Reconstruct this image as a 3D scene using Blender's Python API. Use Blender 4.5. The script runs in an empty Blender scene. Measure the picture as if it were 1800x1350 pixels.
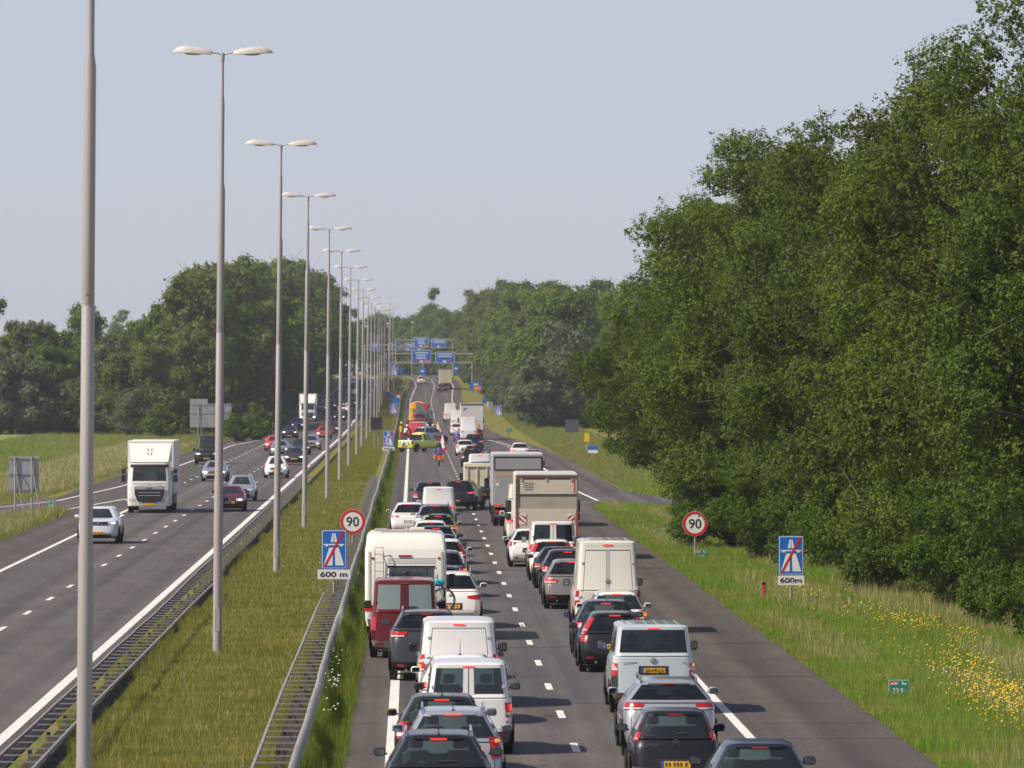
import bpy, math, random
import numpy as np
from mathutils import Vector, Matrix

R = math.radians
sc = bpy.context.scene
COL = sc.collection
F, VX, VY, CH = 10800.0, 725.0, 656.0, 7.5     # focal length in photo pixels, vanishing point, eye height

# ------------------------------------------------------------------ camera
cam = bpy.data.cameras.new('camera')
camo = bpy.data.objects.new('camera', cam); COL.objects.link(camo)
cam.sensor_width = 36.0; cam.lens = 216.0; cam.clip_start = 1.0; cam.clip_end = 20000.0
camo.location = (0, 0, CH)
camo.rotation_euler = (R(90) - math.atan(19 / F), 0, -math.atan(175 / F))
cam.dof.use_dof = True; cam.dof.focus_distance = 185.0; cam.dof.aperture_fstop = 4.8
sc.camera = camo

# ------------------------------------------------------------------ sky and sun
SUN_EL, SUN_BACK = 45.0, 22.0                   # elevation; degrees behind the picture plane, sun to the left
w = bpy.data.worlds.new('World'); sc.world = w; w.use_nodes = True
nt = w.node_tree; nt.nodes.clear()
sky = nt.nodes.new('ShaderNodeTexSky'); sky.sky_type = 'NISHITA'; sky.sun_disc = False
sky.sun_elevation = R(SUN_EL); sky.sun_rotation = R(-(90 + SUN_BACK))
sky.altitude = 20; sky.air_density = 0.7; sky.dust_density = 0.6; sky.ozone_density = 4.0
tint = nt.nodes.new('ShaderNodeMix'); tint.data_type = 'RGBA'; tint.blend_type = 'MULTIPLY'
tint.inputs[0].default_value = 1.0; tint.inputs[7].default_value = (1.25, 1.0, 1.0, 1)
bg = nt.nodes.new('ShaderNodeBackground'); bg.inputs[1].default_value = 0.10
wo = nt.nodes.new('ShaderNodeOutputWorld')
# pale summer haze: thickest at the horizon all the way round, thinning with height
gz = nt.nodes.new('ShaderNodeNewGeometry'); sx_ = nt.nodes.new('ShaderNodeSeparateXYZ'); mr_ = nt.nodes.new('ShaderNodeMapRange')
mr_.inputs[1].default_value = 0.0; mr_.inputs[2].default_value = 0.55; mr_.inputs[3].default_value = 0.86; mr_.inputs[4].default_value = 0.12
ab_ = nt.nodes.new('ShaderNodeMath'); ab_.operation = 'ABSOLUTE'
hz_ = nt.nodes.new('ShaderNodeMix'); hz_.data_type = 'RGBA'; hz_.inputs[7].default_value = (4.22, 4.48, 5.18, 1)
nt.links.new(gz.outputs['Incoming'], sx_.inputs[0]); nt.links.new(sx_.outputs[2], ab_.inputs[0]); nt.links.new(ab_.outputs[0], mr_.inputs[0]); nt.links.new(mr_.outputs[0], hz_.inputs[0])
nt.links.new(sky.outputs[0], tint.inputs[6]); nt.links.new(tint.outputs[2], hz_.inputs[6]); nt.links.new(hz_.outputs[2], bg.inputs[0]); nt.links.new(bg.outputs[0], wo.inputs[0])
sl = bpy.data.lights.new('sun', 'SUN'); sl.energy = 4.6; sl.angle = R(0.53); sl.color = (1.0, 0.90, 0.76)
so = bpy.data.objects.new('sun', sl); COL.objects.link(so)
sv = Vector((-math.cos(R(SUN_EL)) * math.cos(R(SUN_BACK)), -math.cos(R(SUN_EL)) * math.sin(R(SUN_BACK)), math.sin(R(SUN_EL))))
so.rotation_euler = sv.to_track_quat('Z', 'Y').to_euler(); so.location = (-50, 100, 60)
sc.view_settings.view_transform = 'Standard'; sc.view_settings.look = 'None'
sc.view_settings.exposure = 0.38; sc.view_settings.gamma = 1.0
sc.render.engine = 'CYCLES'
sc.cycles.max_bounces = 6; sc.cycles.transparent_max_bounces = 12; sc.cycles.diffuse_bounces = 3
sc.cycles.glossy_bounces = 3; sc.cycles.transmission_bounces = 3; sc.cycles.volume_bounces = 0
sc.cycles.caustics_reflective = False; sc.cycles.caustics_refractive = False
sc.cycles.use_denoising = True

# ------------------------------------------------------------------ helpers
def zg(Y):
    """road level along the valley"""
    if Y < 700: return 0.0
    if Y < 1250: return 1.8e-5 * (Y - 700) ** 2
    if Y < 1400:
        t = Y - 1250; return 5.445 + 0.0198 * t - 0.0198 * t * t / 300.0
    return 5.445 + 0.0198 * 75
SH = [(0, 0), (1050, 0), (1100, .1), (1160, .6), (1227, 1.2), (1290, .7), (1330, -.4), (1400, -2.4), (1500, -7), (1700, -20), (2100, -50), (6000, -50)]
def sh(Y): return float(np.interp(Y, [a for a, b in SH], [b for a, b in SH]))
def PX(x, Y): return (x - VX) * Y / F
def PZ(y, Y): return CH - (y - VY) * Y / F

MATS = {}
def P(name, col, rough=.6, metal=0., coat=0., emit=None, es=0., spec=.5, var=None, bump=0.):
    """plain procedural material; var = (scale, amount[, stretch]) breaks the colour up with noise"""
    if name in MATS: return MATS[name]
    m = bpy.data.materials.new(name); m.use_nodes = True; MATS[name] = m
    n = m.node_tree; b = n.nodes['Principled BSDF']
    c = (*col, 1)
    b.inputs['Base Color'].default_value = c; b.inputs['Roughness'].default_value = rough
    b.inputs['Metallic'].default_value = metal; b.inputs['Coat Weight'].default_value = coat
    b.inputs['Coat Roughness'].default_value = .04; b.inputs['Specular IOR Level'].default_value = spec
    if emit: b.inputs['Emission Color'].default_value = (*emit, 1); b.inputs['Emission Strength'].default_value = es
    if var:
        tc = n.nodes.new('ShaderNodeTexCoord'); no = n.nodes.new('ShaderNodeTexNoise')
        mp = n.nodes.new('ShaderNodeMapping'); mp.inputs['Scale'].default_value = var[2] if len(var) > 2 else (1, 1, 1)
        no.inputs['Scale'].default_value = var[0]; no.inputs['Detail'].default_value = 6
        mx = n.nodes.new('ShaderNodeMapRange'); mx.inputs[1].default_value = .25; mx.inputs[2].default_value = .75
        mx.inputs[3].default_value = 1 - var[1]; mx.inputs[4].default_value = 1 + var[1]
        hv = n.nodes.new('ShaderNodeMix'); hv.data_type = 'RGBA'; hv.blend_type = 'MULTIPLY'; hv.inputs[0].default_value = 1
        hv.inputs[6].default_value = c
        n.links.new(tc.outputs['Object'], mp.inputs[0]); n.links.new(mp.outputs[0], no.inputs['Vector'])
        n.links.new(no.outputs[0], mx.inputs[0]); n.links.new(mx.outputs[0], hv.inputs[7]); n.links.new(hv.outputs[2], b.inputs['Base Color'])
        if bump:
            bp = n.nodes.new('ShaderNodeBump'); bp.inputs['Strength'].default_value = bump
            n.links.new(no.outputs[0], bp.inputs['Height']); n.links.new(bp.outputs[0], b.inputs['Normal'])
    return m

def glass_mat(name, tint, gl=.02):
    if name in MATS: return MATS[name]
    m = bpy.data.materials.new(name); m.use_nodes = True; MATS[name] = m
    n = m.node_tree; n.nodes.clear()
    o = n.nodes.new('ShaderNodeOutputMaterial'); mx = n.nodes.new('ShaderNodeMixShader')
    fr = n.nodes.new('ShaderNodeFresnel'); fr.inputs[0].default_value = 1.6
    tr = n.nodes.new('ShaderNodeBsdfTransparent'); tr.inputs[0].default_value = (*tint, 1)
    g = n.nodes.new('ShaderNodeBsdfGlossy'); g.inputs['Roughness'].default_value = gl; g.inputs[0].default_value = (.9, .92, .95, 1)
    n.links.new(fr.outputs[0], mx.inputs[0]); n.links.new(tr.outputs[0], mx.inputs[1]); n.links.new(g.outputs[0], mx.inputs[2]); n.links.new(mx.outputs[0], o.inputs[0])
    return m

def sheen_glass(name, tint, sheen, amount):
    """window pane with a pale diffuse colour mixed in to imitate reflected light"""
    if name in MATS: return MATS[name]
    m = glass_mat(name, tint); n = m.node_tree; o = [q for q in n.nodes if q.type == 'OUTPUT_MATERIAL'][0]; src = o.inputs[0].links[0].from_socket
    d = n.nodes.new('ShaderNodeBsdfDiffuse'); d.inputs[0].default_value = (*sheen, 1); t = n.nodes.new('ShaderNodeBsdfTranslucent'); t.inputs[0].default_value = (*sheen, 1)  # pale colour painted into the pane in place of bright reflections
    a = n.nodes.new('ShaderNodeMixShader'); a.inputs[0].default_value = .5; b = n.nodes.new('ShaderNodeMixShader'); b.inputs[0].default_value = amount
    n.links.new(d.outputs[0], a.inputs[1]); n.links.new(t.outputs[0], a.inputs[2]); n.links.new(src, b.inputs[1]); n.links.new(a.outputs[0], b.inputs[2]); n.links.new(b.outputs[0], o.inputs[0])
    return m

def leaf_mat(name, c1, c2, c3, trans=.35, cscale=.35):
    """foliage: colour differs from leaf to leaf and from bough to bough"""
    if name in MATS: return MATS[name]
    m = bpy.data.materials.new(name); m.use_nodes = True; MATS[name] = m
    n = m.node_tree; n.nodes.clear()
    o = n.nodes.new('ShaderNodeOutputMaterial')
    ge = n.nodes.new('ShaderNodeNewGeometry'); tc = n.nodes.new('ShaderNodeTexCoord')
    no = n.nodes.new('ShaderNodeTexNoise'); no.inputs['Scale'].default_value = cscale; no.inputs['Detail'].default_value = 3
    n.links.new(tc.outputs['Object'], no.inputs['Vector'])
    r1 = n.nodes.new('ShaderNodeValToRGB'); e = r1.color_ramp.elements
    e[0].position = 0; e[0].color = (*c1, 1); e[1].position = 1; e[1].color = (*c2, 1)
    n.links.new(ge.outputs['Random Per Island'], r1.inputs[0])
    mr = n.nodes.new('ShaderNodeMapRange'); mr.inputs[1].default_value = .4; mr.inputs[2].default_value = .68
    n.links.new(no.outputs[0], mr.inputs[0])
    mi = n.nodes.new('ShaderNodeMix'); mi.data_type = 'RGBA'; mi.inputs[7].default_value = (*c3, 1)
    n.links.new(mr.outputs[0], mi.inputs[0]); n.links.new(r1.outputs[0], mi.inputs[6])
    d = n.nodes.new('ShaderNodeBsdfPrincipled'); d.inputs['Roughness'].default_value = .6; d.inputs['Specular IOR Level'].default_value = .12
    t = n.nodes.new('ShaderNodeBsdfTranslucent'); mx = n.nodes.new('ShaderNodeMixShader'); mx.inputs[0].default_value = trans
    n.links.new(mi.outputs[2], d.inputs['Base Color']); n.links.new(mi.outputs[2], t.inputs[0])
    n.links.new(d.outputs[0], mx.inputs[1]); n.links.new(t.outputs[0], mx.inputs[2]); n.links.new(mx.outputs[0], o.inputs[0])
    return m

def mesh(name, V, Fc, mat=None, smooth=False, ang=38):
    me = bpy.data.meshes.new(name); me.from_pydata([tuple(v) for v in V], [], Fc)
    if mat: me.materials.append(mat)
    if smooth:
        me.polygons.foreach_set('use_smooth', [True] * len(me.polygons)); me.set_sharp_from_angle(angle=R(ang))
    me.update(); return me
def link(name, me, parent=None, loc=None, rot=None):
    o = bpy.data.objects.new(name, me); COL.objects.link(o)
    if parent: o.parent = parent
    if loc is not None: o.location = loc
    if rot is not None: o.rotation_euler = rot
    return o
def mk(name, V, Fc, mat, parent=None, smooth=False, loc=None, rot=None, ang=38):
    return link(name, mesh(name, V, Fc, mat, smooth, ang), parent, loc, rot)
def tag(o, label=None, cat=None, group=None, kind=None):
    if label: o['label'] = label
    if cat: o['category'] = cat
    if group: o['group'] = group
    if kind: o['kind'] = kind
    return o
def empty(name, loc, rz=0., label=None, cat=None, group=None):
    o = bpy.data.objects.new(name, None); COL.objects.link(o); o.location = loc; o.rotation_euler = (0, 0, rz); o.empty_display_size = .3
    return tag(o, label, cat, group)

class MB:
    """collects solids for ONE mesh object"""
    def __init__(s): s.V = []; s.F = []
    def add(s, V, Fc):
        k = len(s.V); s.V += [tuple(v) for v in V]; s.F += [tuple(i + k for i in f) for f in Fc]; return s
    def box(s, x0, x1, y0, y1, z0, z1, bev=0.):
        if bev <= 0:
            V = [(x0, y0, z0), (x1, y0, z0), (x1, y1, z0), (x0, y1, z0), (x0, y0, z1), (x1, y0, z1), (x1, y1, z1), (x0, y1, z1)]
            return s.add(V, [(3, 2, 1, 0), (4, 5, 6, 7), (0, 1, 5, 4), (1, 2, 6, 5), (2, 3, 7, 6), (3, 0, 4, 7)])
        b = bev; rings = []
        def ring(z, d):
            return [(x0 + d + b, y0 + d, z), (x1 - d - b, y0 + d, z), (x1 - d, y0 + d + b, z), (x1 - d, y1 - d - b, z),
                    (x1 - d - b, y1 - d, z), (x0 + d + b, y1 - d, z), (x0 + d, y1 - d - b, z), (x0 + d, y0 + d + b, z)]
        V = ring(z0, b * .7) + ring(z0 + b, 0) + ring(z1 - b, 0) + ring(z1, b * .7)
        Fc = [tuple(range(7, -1, -1)), tuple(range(24, 32))]
        for k in range(3):
            for i in range(8): Fc.append((k * 8 + i, k * 8 + (i + 1) % 8, k * 8 + 8 + (i + 1) % 8, k * 8 + 8 + i))
        return s.add(V, Fc)
    def tube(s, pts, rad, n=8, cap=True):
        pts = [Vector(p) for p in pts]; rr = rad if isinstance(rad, (list, tuple)) else [rad] * len(pts)
        V = []; ref = None
        for i, p in enumerate(pts):
            d = (pts[min(i + 1, len(pts) - 1)] - pts[max(i - 1, 0)]).normalized()
            if ref is None: ref = Vector((0, 0, 1)) if abs(d.z) < .9 else Vector((1, 0, 0))
            a = d.cross(ref).normalized(); b = d.cross(a)
            ref = a.cross(d) * -1 if False else ref
            for k in range(n):
                t = 2 * math.pi * k / n; V.append(p + (a * math.cos(t) + b * math.sin(t)) * rr[i])
        Fc = []
        for i in range(len(pts) - 1):
            for k in range(n): Fc.append((i * n + k, i * n + (k + 1) % n, (i + 1) * n + (k + 1) % n, (i + 1) * n + k))
        if cap: Fc.append(tuple(range(n - 1, -1, -1))); Fc.append(tuple((len(pts) - 1) * n + k for k in range(n)))
        return s.add(V, Fc)
    def disc(s, c, r, axis='y', n=20, th=.01, r0=0.):
        """flat disc or ring, th thick, facing along -axis"""
        V = []; Fc = []
        def pt(a, rr, d):
            u, v = rr * math.cos(a), rr * math.sin(a)
            return (c[0] + u, c[1] + d, c[2] + v) if axis == 'y' else ((c[0] + d, c[1] + u, c[2] + v) if axis == 'x' else (c[0] + u, c[1] + v, c[2] + d))
        for k in range(n):
            a = 2 * math.pi * k / n
            V += [pt(a, r, 0), pt(a, r, th), pt(a, r0, 0), pt(a, r0, th)]
        for k in range(n):
            a, b = k * 4, ((k + 1) % n) * 4
            Fc += [(a, b, b + 1, a + 1), (a + 2, b + 2, b, a), (a + 1, b + 1, b + 3, a + 3)]
            if r0 > 0: Fc.append((a + 3, b + 3, b + 2, a + 2))
        return s.add(V, Fc)
    def poly(s, pts, th, axis='y'):
        """extruded flat polygon; pts are (x,z) for axis y or (y,z) for axis x, from 0 to th"""
        n = len(pts)
        f = (lambda p, d: (p[0], d, p[1])) if axis == 'y' else (lambda p, d: (d, p[0], p[1]))
        V = [f(p, 0) for p in pts] + [f(p, th) for p in pts]
        return s.add(V, [tuple(range(n)), tuple(range(2 * n - 1, n - 1, -1))] + [(i, n + i, n + (i + 1) % n, (i + 1) % n) for i in range(n)])
    def ball(s, c, r, nu=12, nv=8):
        r = r if isinstance(r, (list, tuple)) else (r, r, r); V = [(c[0], c[1], c[2] - r[2])]; Fc = []
        for j in range(1, nv):
            p = math.pi * j / nv - math.pi / 2
            for i in range(nu):
                t = 2 * math.pi * i / nu; V.append((c[0] + r[0] * math.cos(p) * math.cos(t), c[1] + r[1] * math.cos(p) * math.sin(t), c[2] + r[2] * math.sin(p)))
        V.append((c[0], c[1], c[2] + r[2])); L = len(V) - 1
        for i in range(nu):
            Fc.append((0, 1 + (i + 1) % nu, 1 + i)); Fc.append((L, L - nu + i, L - nu + (i + 1) % nu))
            for j in range(nv - 2):
                a = 1 + j * nu; Fc.append((a + i, a + (i + 1) % nu, a + nu + (i + 1) % nu, a + nu + i))
        return s.add(V, Fc)
    def build(s, name, mat, parent=None, smooth=False, loc=None, rot=None): return mk(name, s.V, s.F, mat, parent, smooth, loc, rot)
    def mesh(s, name, mat, smooth=False): return mesh(name, s.V, s.F, mat, smooth)

TEXT = {}
def text(s, h, mat, name, parent, loc, width=None, rz=0., bold=0.):
    """flat lettering standing upright, facing -Y (rz turns it)"""
    cu = bpy.data.curves.new('t', 'FONT'); cu.body = s; cu.size = h / .69; cu.align_x = 'CENTER'; cu.extrude = .002; cu.offset = bold; cu.resolution_u = 3
    o = bpy.data.objects.new('t', cu); COL.objects.link(o)
    dg = bpy.context.evaluated_depsgraph_get(); me = bpy.data.meshes.new_from_object(o.evaluated_get(dg))
    bpy.data.objects.remove(o); bpy.data.curves.remove(cu)
    me.materials.clear(); me.materials.append(mat); me.name = name
    if width:
        xs = [v.co.x for v in me.vertices]; k = width / (max(xs) - min(xs))
        for v in me.vertices: v.co.x *= k
    ob = link(name, me, parent, loc, (R(90), 0, rz)); return ob

def strip(name, x0, x1, Ys, dz, mat, parent=None):
    """ground-hugging ribbon; x0, x1 numbers or functions of Y"""
    f0 = x0 if callable(x0) else (lambda Y: x0 + sh(Y)); f1 = x1 if callable(x1) else (lambda Y: x1 + sh(Y))
    V = []; Fc = []
    for i, Y in enumerate(Ys):
        V += [(f0(Y), Y, zg(Y) + dz), (f1(Y), Y, zg(Y) + dz)]
        if i: Fc.append((2 * i - 2, 2 * i - 1, 2 * i + 1, 2 * i))
    return mk(name, V, Fc, mat, parent)
def yr(a, b, s=12.5):
    n = max(2, int((b - a) / s) + 1); return [a + (b - a) * i / (n - 1) for i in range(n)]
# ------------------------------------------------------------------ ground, carriageways, markings
def asphalt(name, c, c2):
    m = bpy.data.materials.new(name); m.use_nodes = True; n = m.node_tree; b = n.nodes['Principled BSDF']
    b.inputs['Roughness'].default_value = .8; b.inputs['Specular IOR Level'].default_value = .35
    ge = n.nodes.new('ShaderNodeNewGeometry')
    def noise(scale, st, det=5):
        mp = n.nodes.new('ShaderNodeMapping'); mp.inputs['Scale'].default_value = st; no = n.nodes.new('ShaderNodeTexNoise')
        no.inputs['Scale'].default_value = scale; no.inputs['Detail'].default_value = det
        n.links.new(ge.outputs['Position'], mp.inputs[0]); n.links.new(mp.outputs[0], no.inputs['Vector']); return no
    big = noise(1.0, (.35, .012, 1), 4); fine = noise(9, (1, .5, 1), 8); lane = noise(1.0, (1.5, .004, 1), 3); spot = noise(1.0, (.9, .16, 1), 7)
    mx = n.nodes.new('ShaderNodeMix'); mx.data_type = 'RGBA'; mx.inputs[6].default_value = (*c, 1); mx.inputs[7].default_value = (*c2, 1)
    mr = n.nodes.new('ShaderNodeMapRange'); mr.inputs[1].default_value = .3; mr.inputs[2].default_value = .7
    n.links.new(big.outputs[0], mr.inputs[0]); n.links.new(mr.outputs[0], mx.inputs[0])
    cur = mx.outputs[2]
    for no, amt in ((fine, .34), (lane, .38), (spot, .2)):
        r = n.nodes.new('ShaderNodeMapRange'); r.inputs[1].default_value = .25; r.inputs[2].default_value = .75; r.inputs[3].default_value = 1 - amt; r.inputs[4].default_value = 1 + amt
        k = n.nodes.new('ShaderNodeMix'); k.data_type = 'RGBA'; k.blend_type = 'MULTIPLY'; k.inputs[0].default_value = 1
        n.links.new(no.outputs[0], r.inputs[0]); n.links.new(cur, k.inputs[6]); n.links.new(r.outputs[0], k.inputs[7]); cur = k.outputs[2]
    # wheel tracks worn paler, drip line darker between them
    sp_ = n.nodes.new('ShaderNodeSeparateXYZ'); n.links.new(ge.outputs['Position'], sp_.inputs[0])
    ma = n.nodes.new('ShaderNodeMath'); ma.operation = 'MULTIPLY_ADD'; ma.inputs[1].default_value = 2 * math.pi / 1.82; ma.inputs[2].default_value = -1.42 * 2 * math.pi / 1.82; n.links.new(sp_.outputs[0], ma.inputs[0])
    mc = n.nodes.new('ShaderNodeMath'); mc.operation = 'COSINE'; n.links.new(ma.outputs[0], mc.inputs[0])
    mr2 = n.nodes.new('ShaderNodeMapRange'); mr2.inputs[1].default_value = -1; mr2.inputs[2].default_value = 1; mr2.inputs[3].default_value = 1.07; mr2.inputs[4].default_value = .90; n.links.new(mc.outputs[0], mr2.inputs[0])
    k2 = n.nodes.new('ShaderNodeMix'); k2.data_type = 'RGBA'; k2.blend_type = 'MULTIPLY'; k2.inputs[0].default_value = 1; n.links.new(cur, k2.inputs[6]); n.links.new(mr2.outputs[0], k2.inputs[7]); cur = k2.outputs[2]
    n.links.new(cur, b.inputs['Base Color'])
    bp = n.nodes.new('ShaderNodeBump'); bp.inputs['Strength'].default_value = .25; bp.inputs['Distance'].default_value = .02
    n.links.new(fine.outputs[0], bp.inputs['Height']); n.links.new(bp.outputs[0], b.inputs['Normal'])
    return m
ASP = asphalt('asphalt', (.076, .068, .062), (.092, .081, .073))
ASP2 = asphalt('asphalt_shoulder', (.066, .055, .047), (.084, .070, .060))
def paintmat():
    m = P('road_paint', (.70, .68, .62), .7); n = m.node_tree; b = n.nodes['Principled BSDF']; ge = n.nodes.new('ShaderNodeNewGeometry')
    no = n.nodes.new('ShaderNodeTexNoise'); no.inputs['Scale'].default_value = 5.; no.inputs['Detail'].default_value = 8; no.inputs['Roughness'].default_value = .7
    cr = n.nodes.new('ShaderNodeValToRGB'); e = cr.color_ramp.elements; e[0].position = .3; e[0].color = (.16, .15, .14, 1); e[1].position = .47; e[1].color = (.68, .66, .60, 1); q = e.new(.7); q.color = (.74, .72, .67, 1)
    n.links.new(ge.outputs['Position'], no.inputs['Vector']); n.links.new(no.outputs[0], cr.inputs[0]); n.links.new(cr.outputs[0], b.inputs['Base Color']); return m
PAINT = paintmat()
SEAM = P('bitumen_seam', (.03, .03, .03), .6)
def ground_mat(name, c1, c2, c3, s=.25):
    m = bpy.data.materials.new(name); m.use_nodes = True; n = m.node_tree; b = n.nodes['Principled BSDF']; b.inputs['Roughness'].default_value = .95; b.inputs['Specular IOR Level'].default_value = .1
    ge = n.nodes.new('ShaderNodeNewGeometry'); no = n.nodes.new('ShaderNodeTexNoise'); no.inputs['Scale'].default_value = s; no.inputs['Detail'].default_value = 9; no.inputs['Roughness'].default_value = .65
    cr = n.nodes.new('ShaderNodeValToRGB'); e = cr.color_ramp.elements; e[0].position = .32; e[0].color = (*c1, 1); e[1].position = .7; e[1].color = (*c3, 1)
    q = e.new(.5); q.color = (*c2, 1)
    n.links.new(ge.outputs['Position'], no.inputs['Vector']); n.links.new(no.outputs[0], cr.inputs[0]); n.links.new(cr.outputs[0], b.inputs['Base Color']); return m
GROUND = ground_mat('meadow_soil', (.10, .11, .016), (.17, .165, .03), (.24, .21, .06))
FIELD = ground_mat('field_grass', (.15, .20, .05), (.20, .245, .07), (.27, .28, .11), .12)

xs = [-3000, -800, -200, -60, -24, -8, -1, 10, 14, 20, 40, 120, 800, 3000]
ys = [-200, 0, 60] + yr(100, 1500, 25) + [1700, 2100, 3000, 6000, 12000]
V = [(x, y, zg(y) - .03) for y in ys for x in xs]; nx = len(xs)
tag(mk('ground', V, [(j * nx + i, j * nx + i + 1, (j + 1) * nx + i + 1, (j + 1) * nx + i) for j in range(len(ys) - 1) for i in range(nx - 1)], GROUND), kind='structure')
tag(strip('field', -190, -25.5, yr(390, 748), -.012, FIELD), kind='structure')

# right carriageway (queue) with hard shoulder and the slip road joining from the right
YF = yr(60, 1700)
def edge_r(Y):
    return float(np.interp(Y, [0, 345, 362, 400, 533, 600, 638, 681, 732, 780, 1000, 1100], [10.05, 10.1, 10.9, 13.5, 13.6, 13.2, 12.7, 12.0, 10.7, 10.1, 9.4, 8.6])) + sh(Y)
RW = strip('carriageway', -.62, 7.12, YF, .0, ASP); tag(RW, kind='structure')
tag(strip('hard_shoulder', 7.12, edge_r, YF, .0, ASP2), kind='structure')
tag(strip('left_margin', -1.38, -.62, YF, .0, ASP2), kind='structure')
ra = [(10.4, 362), (11.2, 352), (14.1, 345), (19, 337), (27, 329), (40, 322)]; rb = [(13.55, 398), (14.0, 384), (15.6, 366), (20, 353), (28, 343), (41, 336)]
V = [(x, y, .004) for p in zip(ra, rb) for (x, y) in p]
tag(mk('slip_road', V, [(2 * i, 2 * i + 1, 2 * i + 3, 2 * i + 2) for i in range(5)], ASP), kind='structure')
# left carriageway (oncoming) with its diverging slip road
LW = strip('oncoming_carriageway', lambda Y: -15.9 + sh(Y), lambda Y: -7.75 + sh(Y), YF, .0, ASP); tag(LW, kind='structure')
def edge_l(Y): return float(np.interp(Y, [0, 331, 345, 400, 640, 720, 900], [-18.4, -18.4, -21.2, -21.7, -21.5, -19.4, -18.2])) + sh(Y)
tag(strip('oncoming_shoulder', edge_l, lambda Y: -15.9 + sh(Y), YF, .0, ASP2), kind='structure')
la = [(-17.4, 366), (-19.6, 336), (-23.5, 303), (-30, 262), (-39, 222)]; lb = [(-22.2, 372), (-24.2, 340), (-28.5, 306), (-35.5, 266), (-45, 226)]
V = [(x, y, .004) for p in zip(lb, la) for (x, y) in p]
tag(mk('exit_slip_road', V, [(2 * i + 1, 2 * i, 2 * i + 2, 2 * i + 3) for i in range(4)], ASP), kind='structure')

def line(par, x, wd, Ys, dz=.006, name='edge_line'):
    if isinstance(x, list):
        xx = [a for a, b in x]; yy = [b for a, b in x]; f = lambda Y: float(np.interp(Y, yy, xx))
        return strip(name, lambda Y: f(Y) - wd / 2, lambda Y: f(Y) + wd / 2, Ys, dz, PAINT, par)
    return strip(name, x - wd / 2, x + wd / 2, Ys, dz, PAINT, par)
line(RW, -.42, .22, yr(60, 800)); line(RW, -.42, .15, yr(800, 1600)); line(RW, 6.95, .20, yr(60, 352)); line(RW, 6.95, .14, yr(745, 1600))
line(RW, [(6.95, 352), (8.6, 353.5), (10.6, 357)], .22, [352, 353.5, 357])
line(RW, [(10.3, 400), (10.4, 628), (8.5, 692), (7.0, 745)], .2, yr(400, 745))
line(RW, [(10.9, 361), (10.3, 400)], .2, yr(361, 400)); line(RW, [(13.3, 350), (10.75, 356)][::-1] and [(14.2, 347), (11.0, 355)], .2, [347, 351, 355], .009)
dash_r = mesh('lane_dash', [(-.08, 0, 0), (.08, 0, 0), (.08, 3, 0), (-.08, 3, 0)], [(0, 1, 2, 3)], PAINT)
def dashes(par, x, y0, y1, step=12., me=dash_r):
    Y = y0
    while Y < y1:
        link('lane_dash', me, par, (x + sh(Y), Y, zg(Y + 1.5) + .006 - (0 if Y < 700 else .0)), (math.atan((zg(Y + 3) - zg(Y)) / 3), 0, 0)); Y += step
dashes(RW, 3.26, 109.5, 900); dashes(LW, -12.05, 107, 900)
dash_b = mesh('block_dash', [(-.15, 0, 0), (.15, 0, 0), (.15, 1.5, 0), (-.15, 1.5, 0)], [(0, 1, 2, 3)], PAINT)
dashes(RW, 6.95, 372, 640, 6., dash_b); dashes(LW, -15.6, 372, 640, 12., dash_r)
line(RW, 3.26, .07, yr(905, 1500)); line(LW, -12.05, .10, yr(905, 1500))
line(LW, -8.42, .26, yr(60, 1600)); line(LW, -15.62, .2, yr(60, 352)); line(LW, -15.62, .2, yr(645, 1500))
line(LW, [(-15.62, 352), (-17.1, 366)], .2, yr(352, 366)); line(LW, [(-29, 270), (-23.2, 303), (-19.2, 336), (-17.1, 366)], .2, yr(270, 366), .009)
line(LW, [(-27.7, 310), (-20.9, 360), (-19.2, 409), (-18.9, 497), (-18.75, 526), (-18.7, 640), (-16, 720)], .2, yr(310, 720), .009)
# transverse joints and repaired patches in the queue's carriageway
PATCH = asphalt('asphalt_patch', (.068, .065, .063), (.080, .075, .071))
PATCH2 = asphalt('asphalt_worn', (.086, .076, .069), (.098, .086, .078))
tag(strip('asphalt_patch', -.2, 6.7, yr(139.5, 236, 8), .003, PATCH, RW), label='darker newer asphalt section under the queue')
tag(strip('asphalt_patch', -.55, 7.05, yr(62, 131.5, 8), .003, PATCH2, RW), label='lighter worn asphalt section nearest the viewer')
for Y, wd in ((131.5, .05), (139.5, .05), (151.8, .07), (203.5, .05), (236, .06), (262, .05), (330, .07)):
    strip('joint_seam', -1.3, 9.9, [Y, Y + wd], .005, SEAM, RW)
for Y, x0, x1 in ((126, 7.2, 10), (151.5, 7.2, 10), (214, 7.2, 10)):
    strip('joint_seam', x0, x1, [Y, Y + .05], .005, SEAM, RW)
SOIL = ground_mat('bare_soil', (.030, .024, .018), (.055, .042, .03), (.08, .075, .03), 1.5)
for a, b in ((-2.86, -2.08), (-7.48, -6.62)): tag(strip('soil_strip', a, b, yr(80, 420), -.02, SOIL), kind='structure')
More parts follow.
